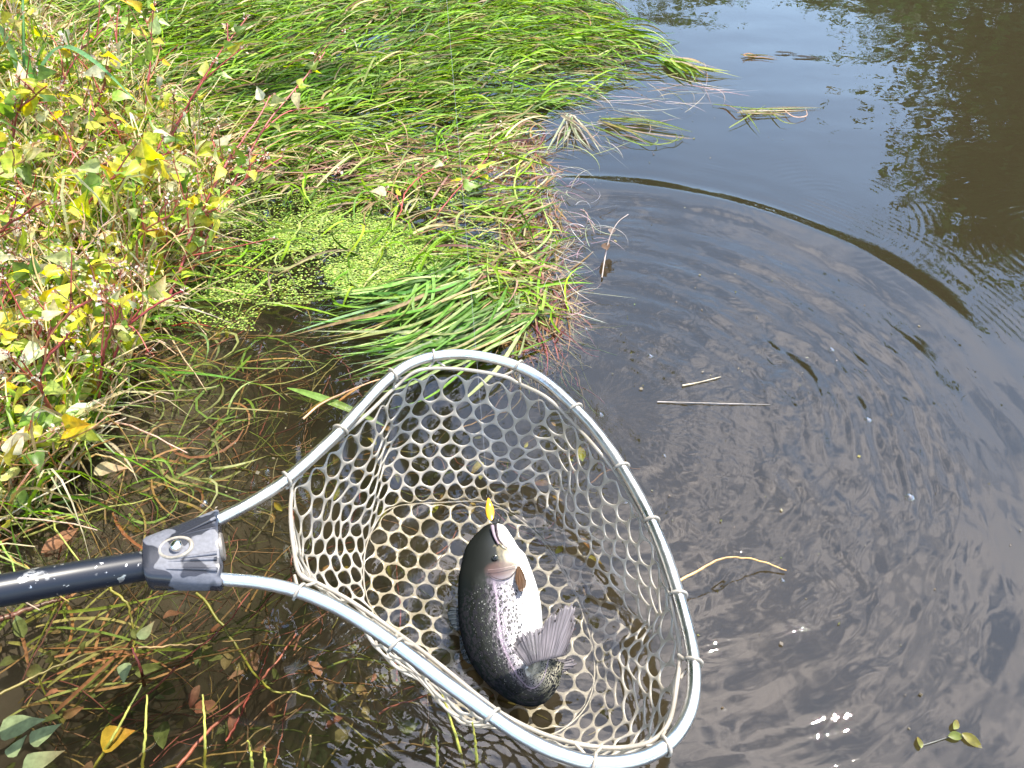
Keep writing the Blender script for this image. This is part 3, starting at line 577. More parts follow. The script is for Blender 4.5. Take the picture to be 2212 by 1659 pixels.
# dark leaves floating far out
def flat_leaf(name, label, cat, p, ang, L, wd, col, z=.003, m=None, group=None, droop=.05, nz_=(0, 0, 1)):
    b = W(*p, z); mb = MB(); d = np.array([[math.cos(ang), math.sin(ang), 0]])
    leaves(mb, (b - d[0] * L / 2)[None], d, nrm(np.array([nz_], float)), np.array([L]), np.array([wd]), np.array([col]), droop=droop, fold=.1, prof=LW2 if wd < L * .5 else LW, wav=.1)
    return tag(mb.build(name, m or M_leaf), label, cat, group)
flat_leaf('floating_leaf', 'nearer dark leaf on the blue water below the tree reflection', 'leaf', (1742, 122), -.1, .07, .014, (.03, .028, .02))
flat_leaf('floating_leaf', 'farther dark leaf on the blue water left of the other one', 'leaf', (1698, 113), -.05, .06, .013, (.03, .028, .02))
flat_leaf('fallen_leaf', 'big yellow leaf hanging in front of the bank plants', 'leaf', (112, 690), -1.2, .058, .05, (.5, .38, .01), .10, nz_=(.1, -.8, 1))
flat_leaf('fallen_leaf', 'pale dead leaf lying at the bank edge above the net handle', 'leaf', (240, 1012), .1, .045, .024, (.5, .44, .26), .012)
flat_leaf('fallen_leaf', 'shiny round green leaf at the waterline of the bank', 'leaf', (192, 920), .4, .036, .034, (.1, .3, .05), .03)
flat_leaf('fallen_leaf', 'white sunlit leaf standing out in the middle of the bank', 'leaf', (205, 590), 1.2, .036, .028, (.75, .72, .6), .10, nz_=(.1, -.6, 1))
flat_leaf('fallen_leaf', 'brown withered leaf half sunk above the handle', 'leaf', (130, 1165), .9, .05, .022, (.3, .15, .08), .004)
flat_leaf('fallen_leaf', 'yellow torn leaf under water at the bottom left', 'leaf', (255, 1590), .4, .035, .03, (.5, .36, .04), -.010)
for lb, p, a, L in (('largest grey green leaf at the bottom left corner', (50, 1565), .3, .062), ('grey green leaf below the largest one in the corner', (100, 1582), .7, .045), ('grey green leaf touching the bottom edge in the corner', (95, 1640), .5, .055), ('small round grey green leaf at the left edge of the corner', (38, 1610), 1.2, .034), ('narrow spotted leaf beside the red stalk', (318, 1360), 1.2, .035), ('grey green drooping leaf in the weed below the handle', (268, 1455), -1.3, .034)):
    flat_leaf('water_leaf', lb, 'leaf', p, a, L * .74, L * .44, (.13, .16, .075), .004, M_wet, group='grey green leaves in the shallow water')

# submerged weed
mb = MB(); PALS = [(.17, .13, .05), (.13, .07, .035), (.10, .11, .03), (.2, .14, .08), (.08, .09, .025), (.2, .08, .06)]
def weed(mb, poly, n, zlo, zhi, Lr, wr, ang0, s0, wts=None):
    q = scatter(poly, n); n = len(q); S = 12; t = np.linspace(0, 1, S)[None]; L = rng.uniform(*Lr, (n, 1)); a = ang0 + rng.normal(0, s0, (n, 1)) + np.cumsum(rng.normal(0, .16, (n, S)), 1)
    x = q[:, :1] + np.cumsum(np.cos(a) * L / S, 1); y = q[:, 1:] + np.cumsum(np.sin(a) * L / S, 1); z = rng.uniform(zlo, zhi, (n, 1)) + rng.normal(0, .02, (n, 1)) * t
    P = np.stack([x, y, np.minimum(z, -.004)], -1); tubes(mb, P, (rng.uniform(*wr, (n, 1)) * (1 - .5 * t))[...], pick(PALS, n, .25, wts), 5)
weed(mb, [(-50, 1300), (450, 1290), (900, 1420), (1050, 1600), (900, 1690), (-50, 1690)], 150, -.11, -.012, (.05, .22), (.0005, .0017), .7, .7)
weed(mb, [(120, 1120), (560, 900), (700, 950), (560, 1120), (300, 1260), (-20, 1280)], 110, -.07, -.006, (.04, .15), (.0005, .0014), .3, .9)
weed(mb, [(450, 690), (700, 690), (820, 800), (640, 950), (450, 950)], 110, -.07, -.006, (.04, .15), (.0006, .0014), .2, 1.1)
weed(mb, [(1060, 600), (1230, 640), (1260, 780), (1100, 800)], 160, -.05, -.005, (.03, .12), (.0006, .0014), -1.4, .6)
weed(mb, [(700, 950), (1100, 850), (1300, 1000), (1200, 1200), (800, 1300)], 60, -.07, -.02, (.03, .1), (.0006, .0013), .2, .8)
q = scatter([(-50, 1300), (450, 1290), (950, 1450), (850, 1690), (-50, 1690)], 120); n = len(q)
leaf_batch(mb, np.c_[q, rng.uniform(-.09, -.006, n)], rng.normal(0, 1, (n, 3)) * [1, 1, .2], .026, pal=[(.18, .14, .06), (.10, .12, .04), (.17, .09, .06), (.13, .15, .05)], wts=None, ratio=.5, prof=LW2, up=1.2)
q = scatter([(-60, 1290), (160, 1260), (240, 1400), (180, 1500), (-60, 1560)], 55); n = len(q)
blades(mb, q, rng.normal(.8, .6, n), rng.uniform(.05, .2, n), rng.uniform(.002, .005, n), [(.2, .26, .04), (.3, .3, .1), (.16, .2, .04), (.3, .16, .08)], None, rng.gamma(2, .003, n), lay=-.05, curl=.6)
q = scatter([(380, 1060), (700, 900), (1250, 850), (1300, 1250), (800, 1260)], 40); n = len(q)
leaf_batch(mb, np.c_[q, rng.uniform(-.06, -.02, n)], rng.normal(0, 1, (n, 3)) * [1, 1, .2], .022, pal=[(.2, .2, .03), (.2, .13, .05)], wts=None, ratio=.4, prof=LW2, up=1.2)
tag(mb.build('submerged_weed', M_wet), 'fine brown and olive weed strands under the shallow water', 'water weed', kind='stuff')
for lb, pts, c, r in (
   ('long yellow green underwater runner crossing below the hoop', [(425, 1280), (480, 1350), (520, 1410), (580, 1490), (660, 1500), (745, 1560), (850, 1650)], (.3, .3, .05), .0020),
   ('pink underwater runner rising from the bottom edge', [(380, 1660), (450, 1580), (520, 1520), (580, 1450), (640, 1370)], (.42, .14, .1), .0024),
   ('thin red underwater stem beside the pink runner', [(490, 1600), (530, 1520), (560, 1460), (580, 1400)], (.32, .06, .05), .0015),
   ('tan underwater runner running level under the yoke', [(300, 1400), (380, 1395), (450, 1390), (540, 1380)], (.4, .28, .14), .0017),
   ('slanting olive runner from the left edge under the handle', [(0, 1500), (100, 1450), (200, 1410), (290, 1400)], (.3, .26, .1), .0020),
   ('red stem passing behind the hoop tube by the yoke', [(632, 1100), (634, 1160), (630, 1220), (628, 1290)], (.34, .1, .07), .0016),
   ('yellow kinked stem beneath the handle', [(210, 1250), (270, 1300), (285, 1350), (290, 1420)], (.34, .32, .06), .0022),
   ('purple brown blade sloping under the handle', [(-20, 1345), (80, 1310), (150, 1290)], (.2, .09, .08), .0045),
   ('orange brown blade sloping behind the yoke', [(230, 1255), (330, 1190), (470, 1110)], (.36, .18, .06), .0035)):
    stalk('pond_weed', lb, 'water weed', [(a, b_, -.006 - .012 * ((i * 7) % 3)) for i, (a, b_) in enumerate(pts)], r * .85, tuple(v * .62 for v in c), 'stems under the shallow water', jag=.0007, n=30)

# specks of plant debris on the surface
mb = MB(); q = np.vstack([scatter([(1180, 330), (1500, 420), (2000, 700), (2212, 1000), (2212, 1659), (1560, 1659), (1450, 1150), (1240, 820)], 100), scatter([(350, 900), (700, 720), (1000, 760), (700, 950), (450, 1120)], 60), scatter([(1150, 250), (1500, 180), (1700, 300), (1250, 420)], 60)]); n = len(q)
c = np.c_[q, np.full(n, .0016)]; a0 = rng.uniform(0, 6.28, n); r1 = rng.gamma(2, .0006, n) + .0004; r2 = r1 * rng.uniform(.25, .9, n); d1 = np.c_[np.cos(a0) * r1, np.sin(a0) * r1, 0 * a0]; d2 = np.c_[-np.sin(a0) * r2, np.cos(a0) * r2, rng.uniform(-.0004, .0004, n)]
mb.add(np.stack([c - d1, c - d2, c + d1, c + d2], 1).reshape(-1, 3), np.arange(n * 4).reshape(-1, 4), np.repeat(pick([(.16, .13, .09), (.08, .06, .04), (.14, .15, .05), (.22, .19, .14)], n), 4, 0))
tag(mb.build('floating_specks', M_wet, smooth=False), 'tiny specks of plant debris drifting on the open water', 'debris', kind='stuff')

# ------------------------------------------------------------------ bubbles
def bubble_mat():
    m, nd, nt, o = mat('bubble_film'); lw = nd('ShaderNodeLayerWeight', {'Blend': .35})
    gl = nd('ShaderNodeBsdfGlossy', {'Color': (1, 1, 1, 1), 'Roughness': .04}); tr = nd('ShaderNodeBsdfTransparent', {'Color': (.95, .95, .95, 1)})
    mr = nd('ShaderNodeMapRange', {'Value': lw.outputs['Facing'], 'To Min': .06, 'To Max': .6})
    x = nd('ShaderNodeMixShader', {0: mr.outputs[0], 1: tr.outputs[0], 2: gl.outputs[0]}); nt.links.new(x.outputs[0], o.inputs[0]); return m
M_bub = bubble_mat()
def bubble(p, r, label, group=None):
    mb = MB(); c = W(*p, .0); S, K = 9, 18; ph = np.linspace(-.15, math.pi / 2 - .02, S)[:, None]; th = np.arange(K)[None] / K * 2 * np.pi
    V = np.stack([c[0] + r * np.cos(ph) * np.cos(th), c[1] + r * np.cos(ph) * np.sin(th), c[2] + r * .8 * np.sin(ph) + 0 * th], -1)
    mb.add(V.reshape(-1, 3), grid_faces(S, K, 1, True)); mb.add(V[-1], [list(range(K))]); return tag(mb.build('bubble', M_bub), label, 'bubble', group)
bubble((440, 1088), .0062, 'largest clear bubble on the water above the yoke')
bubble((577, 1018), .004, 'clear bubble near the hoop left shoulder'); bubble((455, 1030), .003, 'tiny bubble above the largest one')
for p, r in (((1404, 770), .005), ((1796, 756), .0045), ((1875, 908), .0055), ((1965, 1075), .0065), ((1297, 897), .005), ((1350, 1085), .004), ((1690, 1254), .003), ((1265, 712), .004), ((1435, 985), .003)):
    bubble(p, r, 'small clear bubble floating on the open brown water right of the weed', 'bubbles on the open water')

# ------------------------------------------------------------------ landing net
def metal_mat():
    m, nd, nt, o = mat('brushed_aluminium'); tcn = nd('ShaderNodeTexCoord')
    n1 = nd('ShaderNodeTexNoise', {'Vector': tcn.outputs['Object'], 'Scale': 260.0, 'Detail': 3.0}); n2 = nd('ShaderNodeTexNoise', {'Vector': tcn.outputs['Object'], 'Scale': 30.0, 'Detail': 6.0})
    rr = nd('ShaderNodeMapRange', {'Value': n2.outputs['Fac'], 'From Min': .3, 'From Max': .7, 'To Min': .24, 'To Max': .40})
    c = nd('ShaderNodeValToRGB', {'Fac': n2.outputs['Fac']}); c.color_ramp.elements[0].color = (.50, .50, .51, 1); c.color_ramp.elements[1].color = (.70, .69, .68, 1)
    bp = nd('ShaderNodeBump', {'Height': n1.outputs['Fac'], 'Strength': .25, 'Distance': .0008})
    b = nd('ShaderNodeBsdfPrincipled', {'Base Color': c.outputs[0], 'Metallic': 1.0, 'Roughness': rr.outputs[0], 'Normal': bp.outputs[0]}); nt.links.new(b.outputs[0], o.inputs[0]); return m
M_alu = metal_mat()
def handle_mat():
    m, nd, nt, o = mat('scratched_black_paint'); tcn = nd('ShaderNodeTexCoord')
    mpn = nd('ShaderNodeMapping', {'Vector': tcn.outputs['Object'], 'Scale': (1, 1, 1)})
    n1 = nd('ShaderNodeTexNoise', {'Vector': mpn.outputs[0], 'Scale': 34.0, 'Detail': 2.0}); n2 = nd('ShaderNodeTexNoise', {'Vector': tcn.outputs['Object'], 'Scale': 420.0, 'Detail': 5.0})
    a = nd('ShaderNodeMapRange', {'Value': n1.outputs['Fac'], 'From Min': .56, 'From Max': .62}); b2 = nd('ShaderNodeMapRange', {'Value': n2.outputs['Fac'], 'From Min': .40, 'From Max': .54})
    f = nd('ShaderNodeMath', {0: a.outputs[0], 1: b2.outputs[0]}, operation='MULTIPLY')
    n3 = nd('ShaderNodeTexNoise', {'Vector': tcn.outputs['Object'], 'Scale': 150.0, 'Detail': 4.0}); sc = nd('ShaderNodeMapRange', {'Value': n3.outputs['Fac'], 'From Min': .66, 'From Max': .69})
    f2 = nd('ShaderNodeMath', {0: f.outputs[0], 1: sc.outputs[0]}, operation='MAXIMUM')
    c = nd('ShaderNodeMix', {'Factor': f2.outputs[0], 'A': (.008, .010, .016, 1), 'B': (.42, .42, .42, 1)}, data_type='RGBA')
    b = nd('ShaderNodeBsdfPrincipled', {'Base Color': c.outputs['Result'], 'Roughness': .36, 'Specular IOR Level': .3, 'Metallic': f2.outputs[0]}); nt.links.new(b.outputs[0], o.inputs[0]); return m
def yoke_mat():
    m, nd, nt, o = mat('wet_black_plastic'); tcn = nd('ShaderNodeTexCoord')
    n1 = nd('ShaderNodeTexNoise', {'Vector': tcn.outputs['Object'], 'Scale': 38.0, 'Detail': 1.5}); wet = nd('ShaderNodeMapRange', {'Value': n1.outputs['Fac'], 'From Min': .47, 'From Max': .495})
    n2 = nd('ShaderNodeTexNoise', {'Vector': tcn.outputs['Object'], 'Scale': 300.0, 'Detail': 4.0}); d = nd('ShaderNodeMapRange', {'Value': n2.outputs['Fac'], 'From Min': .3, 'From Max': .7, 'To Min': .8, 'To Max': 1.2})
    dry = nd('ShaderNodeMix', {'A': (.085, .088, .105, 1), 'Factor': 1.0}, data_type='RGBA', blend_type='MULTIPLY'); nt.links.new(d.outputs[0], dry.inputs['B'])
    c = nd('ShaderNodeMix', {'Factor': wet.outputs[0], 'A': dry.outputs['Result'], 'B': (.018, .019, .025, 1)}, data_type='RGBA'); r = nd('ShaderNodeMapRange', {'Value': wet.outputs[0], 'To Min': .6, 'To Max': .22})
    b = nd('ShaderNodeBsdfPrincipled', {'Base Color': c.outputs['Result'], 'Roughness': r.outputs[0]}); nt.links.new(b.outputs[0], o.inputs[0]); return m
def rubber_mat():
    m, nd, nt, o = mat('clear_rubber'); tcn = nd('ShaderNodeTexCoord')
    n1 = nd('ShaderNodeTexNoise', {'Vector': tcn.outputs['Object'], 'Scale': 25.0, 'Detail': 4.0}); c = nd('ShaderNodeValToRGB', {'Fac': n1.outputs['Fac']})
    c.color_ramp.elements[0].color = (.38, .345, .29, 1); c.color_ramp.elements[1].color = (.56, .52, .46, 1); c.color_ramp.elements[0].position = .3; c.color_ramp.elements[1].position = .7
    b = nd('ShaderNodeBsdfPrincipled', {'Base Color': c.outputs[0], 'Roughness': .22, 'Specular IOR Level': .6}); t = nd('ShaderNodeBsdfTranslucent', {'Color': (.5, .46, .38, 1)}); tr = nd('ShaderNodeBsdfTransparent', {'Color': (.8, .78, .74, 1)})
    x = nd('ShaderNodeMixShader', {0: .35, 1: b.outputs[0], 2: t.outputs[0]}); x2 = nd('ShaderNodeMixShader', {0: .22, 1: x.outputs[0], 2: tr.outputs[0]}); nt.links.new(x2.outputs[0], o.inputs[0]); return m
M_rub = rubber_mat(); M_hand = handle_mat(); M_yoke = yoke_mat()
net = thing('landing_net', WP(480, 1190), 'landing net with silver hoop, clear rubber mesh bag and black handle holding a trout', 'landing net')
HP = [(455, 1131), (475, 1121), (540, 1087), (620, 1035), (720, 945), (775, 885), (835, 822), (900, 780), (990, 765), (1085, 780), (1160, 812), (1225, 865), (1295, 940), (1365, 1045), (1425, 1165), (1470, 1300), (1497, 1420), (1494, 1520), (1455, 1595), (1385, 1638), (1290, 1648), (1200, 1625), (1120, 1585), (1040, 1530), (950, 1465), (850, 1390), (750, 1325), (660, 1283), (570, 1260), (480, 1251), (455, 1250)]
hoop = spline([WP(*p) for p in HP], 150); HR = .0067
mb = MB(); tubes(mb, hoop, HR, (.6, .6, .6), 18, cap=True); hoop_o = mb.build('hoop', M_alu, net)
# handle pole
mb = MB(); hp = [WP(395, 1209), WP(330, 1219), WP(160, 1247, off=.012), WP(0, 1276, off=.03), WP(-160, 1306, off=.05)]
tubes(mb, spline(hp, 30), .0150, (0, 0, 0), 24, cap=True); mb.build('handle', M_hand, net)
# yoke: lofted block between pole and hoop
A, B_, C_, D_ = WP(316, 1172), WP(320, 1267), WP(474, 1105), WP(481, 1272)
ax0 = (A + B_) / 2; ax1 = (C_ + D_) / 2; pn = nrm(np.cross(B_ - A, ax1 - ax0)); pn = pn * (1 if pn[2] > 0 else -1)
secs = []; K = 40; th = np.arange(K) / K * 2 * np.pi
for s_ in np.r_[0, .03, np.linspace(.1, .92, 9), .97, 1]:
    e0 = A + (C_ - A) * s_; e1 = B_ + (D_ - B_) * s_; c = (e0 + e1) / 2; hw = (e1 - e0) / 2
    sh = .96 if s_ in (0, 1) else 1; hh = (.0205 - .004 * s_) * sh
    sup = lambda v, p: np.sign(v) * np.abs(v) ** p
    rib = 1 + .06 * s_ * np.cos(th * 7)
    secs.append(c + sup(np.cos(th), .75)[:, None] * hw * sh + (sup(np.sin(th), .6) * hh * rib)[:, None] * pn)
Vy = np.array(secs); mb = MB(); mb.add(Vy.reshape(-1, 3), grid_faces(len(secs), K, 1, True)); mb.add(Vy[0], [list(range(K))]); mb.add(Vy[-1], [list(range(K))[::-1]])
yk = mb.build('yoke', M_yoke, net)
ya = nrm(ax1 - ax0); yw = nrm(np.cross(pn, ya)); yl = np.linalg.norm(ax1 - ax0)
def yp(s_, v, h=0.): e0 = A + (C_ - A) * s_; e1 = B_ + (D_ - B_) * s_; return (e0 + e1) / 2 + (e1 - e0) / 2 * v + pn * h
mb = MB()
for v0, v1, s0 in ((-.42, -.62, .45), (-.40, -.36, .5), (.35, .30, .08), (.40, .45, .2), (.66, .72, .3)):      # moulded ridges on top
    mb2 = spline([yp(s0, v0, .0178), yp((s0 + 1) / 2, (v0 + v1) / 2, .0172), yp(.97, v1, .0160)], 10); tubes(mb, mb2, np.linspace(.0006, .0022, 10), (0, 0, 0), 8, cap=True)
mb.build('ridge', M_yoke, yk)
def disc_loft(c, n, prof, K=24, el=1.0, axis_=None):
    a = nrm(axis_ if axis_ is not None else np.cross(n, [0, 1, .3])); b = np.cross(n, a); th = np.arange(K) / K * 2 * np.pi; mb = MB()
    V = np.array([[c + n * h + r * (np.cos(t_) * el * a + np.sin(t_) * b) for t_ in th] for r, h in prof]); mb.add(V.reshape(-1, 3), grid_faces(len(prof), K, 1, True)); mb.add(V[-1], [list(range(K))]); return mb
M_steel = simple('button_steel', (.8, .78, .76), .2, 1.0, .1, 200, .15); M_rust = simple('worn_recess', (.20, .18, .15), .6, 0, .2, 120, .4)
bc = yp(.43, -.02, .0180)
disc_loft(bc, pn, [(.0125, -.004), (.0125, .0012), (.0108, .0022), (.0095, .0008), (.0095, -.001)], el=1.35, axis_=ya).build('button_recess', M_rust, yk)
disc_loft(bc + ya * .001, pn, [(.0060, -.002), (.0060, .004), (.0056, .0058), (.0042, .0074), (.002, .0082), (.0004, .0084)], axis_=ya).build('button', M_steel, yk)
disc_loft(yp(1.0, -.05, .0), ya, [(.0145, -.003), (.0145, .0015), (.0135, .003), (.012, .002), (.0008, .0018)], axis_=yw).build('end_plug', simple('grimy_plug', (.2, .18, .16), .5, .6, .3, 90, .4), yk)

# bag: rim cord, hexagon walls, flat floor panel, seam cord, bands round the hoop
RIM = [(640, 1035), (725, 955), (800, 888), (852, 838), (905, 800), (990, 797), (1085, 812), (1120, 828), (1180, 858), (1230, 905), (1285, 965), (1340, 1035), (1385, 1115), (1415, 1175), (1448, 1290), (1468, 1400), (1462, 1480), (1445, 1560), (1405, 1602), (1340, 1615), (1265, 1610), (1180, 1588), (1095, 1548), (1035, 1505), (945, 1432), (855, 1365), (760, 1300), (690, 1262), (648, 1240), (634, 1180), (628, 1120), (630, 1070)]
rim = resample(spline([WP(*p, off=-.006 - (.008 if i % 2 else 0)) for i, p in enumerate(RIM)], 400, True), 368, True)
FLOOR = [(850, 1085), (960, 1066), (1060, 1062), (1150, 1110), (1215, 1185), (1265, 1290), (1290, 1390), (1275, 1480), (1210, 1545), (1120, 1560), (1030, 1520), (950, 1450), (870, 1370), (800, 1290), (790, 1200), (810, 1130)]
fz = lambda x: -.010 - .035 * np.clip((x + .1) / .3, -.3, 1)
flo = spline([W(*p, .0) for p in FLOOR], 400, True); flo = resample(flo, 368, True)
flo[:, :2] = np.array([W(*p, 0.)[:2] for p in FLOOR]).mean(0) + (flo[:, :2] - flo[:, :2].mean(0)); flo[:, 2] = fz(flo[:, 0])
# start both loops at matching places (angle about the bag centre)
cc = flo[:, :2].mean(0); crim = rim[:, :2].mean(0)
def angsort(Lp, c): 
    a = np.unwrap(np.arctan2(Lp[:, 1] - c[1], Lp[:, 0] - c[0])); k = np.argmin(np.abs(((a + np.pi) % (2 * np.pi)) - .0)); return np.roll(Lp, -k, 0)
rim = angsort(rim, crim); flo = angsort(flo, cc)
def bagpt(u, v):
    i = (u % 1) * 368; i0 = np.floor(i).astype(int) % 368; f = (i - np.floor(i))[:, None]
    a = rim[i0] * (1 - f) + rim[(i0 + 1) % 368] * f; b = flo[i0] * (1 - f) + flo[(i0 + 1) % 368] * f
    vv = v[:, None]; hv = vv ** .9
    p = a + (b - a) * hv; p[:, 2] = a[:, 2] + (b[:, 2] - a[:, 2]) * (v ** .62)
    out = np.c_[p[:, :2] - cc, np.zeros(len(p))]; out = nrm(out); bow = np.sin(np.pi * v)
    fold_ = .010 * np.sin(2 * np.pi * 6 * u + 1.2) + .007 * np.sin(2 * np.pi * 11 * u + 2.0 + 1.5 * v)
    p += out * (bow * (.012 + fold_))[:, None]; p[:, 2] += bow * .006 * np.sin(2 * np.pi * 8 * u + 3)
    return p
NU, NV = 46, 8
def honeycomb(nu, nv):
    verts = {}; faces = []
    def vid(i, j):
        k = (i % (2 * nu), j)
        if k not in verts: verts[k] = len(verts)
        return verts[k]
    # brick-wall topology: row j of zigzag, column i at half-cell steps
    for r in range(nv):
        for c_ in range(nu):
            i = 2 * c_ + (r % 2); faces.append([vid(i, 2 * r), vid(i + 1, 2 * r - 1), vid(i + 2, 2 * r), vid(i + 2, 2 * r + 1), vid(i + 1, 2 * r + 2), vid(i, 2 * r + 1)])
    return verts, faces
vd, fc = honeycomb(NU, NV)
ij = np.array(list(vd.keys()), float); u = ij[:, 0] / (2 * NU)
vrow = (ij[:, 1] + 1) * 1.0; rowp = np.where(ij[:, 1] % 2 == 0, 1.5 * ij[:, 1] / 2 + .25, 1.5 * (ij[:, 1] - 1) / 2 + .75 + .5 - .25)
rowp = (rowp - rowp.min()) / (rowp.max() - rowp.min())
u = u + .0016 * rng.normal(0, 1, len(u)); Vb = bagpt(u, rowp); Vb += rng.normal(0, .0009, Vb.shape)
def netmesh(name, V, faces, th, parent, lv=2):
    me = bpy.data.meshes.new(name); me.from_pydata(V.tolist(), [], faces); me.materials.append(M_rub); me.polygons.foreach_set('use_smooth', np.ones(len(me.polygons), bool))
    o = bpy.data.objects.new(name, me); COL.objects.link(o)
    wm = o.modifiers.new('w', 'WIREFRAME'); wm.thickness = th; wm.use_even_offset = False; wm.use_boundary = True; wm.use_replace = True; wm.offset = 0
    sb = o.modifiers.new('s', 'SUBSURF'); sb.levels = lv; sb.render_levels = lv
    o.parent = parent; o.matrix_parent_inverse = Matrix.Translation(-Vector(parent.location)); return o
bag = netmesh('mesh_bag', Vb, fc, .0037, net)
# floor panel
hx = .0148; fl2 = flo[:, :2]; lo, hi = fl2.min(0), fl2.max(0); vmap = {}; pv = []; pf = []
rows = int((hi[1] - lo[1]) / (1.5 * hx)) + 3; cols = int((hi[0] - lo[0]) / (1.732 * hx)) + 3
for r in range(-1, rows):
    for c_ in range(-1, cols):
        cx_ = lo[0] + 1.732 * hx * (c_ + .5 * (r % 2)); cy_ = lo[1] + 1.5 * hx * r
        pts = np.array([[cx_ + hx * math.sin(a), cy_ + hx * math.cos(a)] for a in np.arange(6) * math.pi / 3])
        if not inpoly(fl2, np.array([cx_]), np.array([cy_]))[0]: continue
        f_ = []
        for p in pts:
            k = (round(p[0] * 2000), round(p[1] * 2000)); k = next((kk for kk in ((k[0] + a, k[1] + b) for a in (0, -1, 1) for b in (0, -1, 1)) if kk in vmap), k)
            if k not in vmap: vmap[k] = len(pv); pv.append(p)
            f_.append(vmap[k])
        pf.append(f_)
pv = np.array(pv); ins = inpoly(fl2, pv[:, 0], pv[:, 1])
for i in range(len(pv)):
    dd = np.linalg.norm(fl2 - pv[i], axis=1); k = dd.argmin()
    if not ins[i] or dd[k] < .004: pv[i] = fl2[k]
sag = np.array([np.linalg.norm(fl2 - p, axis=1).min() for p in pv])
pv3 = np.c_[pv, fz(pv[:, 0]) - .017 * sstep(0, .07, sag) + .0015 * rng.normal(0, 1, len(pv))]
netmesh('floor_panel', pv3, pf, .0023, bag, 1)
mb = MB(); tubes(mb, np.vstack([flo, flo[:2]]), .0011, (1, 1, 1), 7); mb.build('seam_cord', M_rub, bag)
mb = MB(); tubes(mb, np.vstack([rim, rim[:2]]), .0023, (1, 1, 1), 8); mb.build('rim_cord', M_rub, bag)
hoopT = nrm(np.gradient(hoop, axis=0))
for bp_ in [(625, 1032), (730, 935), (850, 808), (945, 770), (1118, 792), (1240, 880), (1345, 1010), (1410, 1130), (1466, 1290), (1498, 1430), (1440, 1605), (1275, 1648), (1060, 1543), (845, 1387), (640, 1278)]:
    k = int(np.argmin(np.linalg.norm(hoop - WP(*bp_), axis=1))); c = hoop[k]; T = hoopT[k]; rp = rim[np.argmin(np.linalg.norm(rim - c, axis=1))]
    e1 = rp - c; e1 = nrm(e1 - T * (e1 @ T)); e2 = np.cross(T, e1); e2 = e2 * (1 if e2[2] > 0 else -1)
    a_ = np.linspace(-.9, .9, 15) * math.pi; ring = c + (HR + .0016) * (np.cos(a_ + math.pi)[:, None] * e1 + np.sin(a_ + math.pi)[:, None] * e2) + T * np.linspace(-.004, .004, 15)[:, None]
    Lp = np.vstack([rp + T * -.012, ring, rp + T * .012]); mb = MB(); tubes(mb, resample(spline(Lp, 60), 40), .0017, (1, 1, 1), 8, cap=True); mb.build('net_loop', M_rub, net)

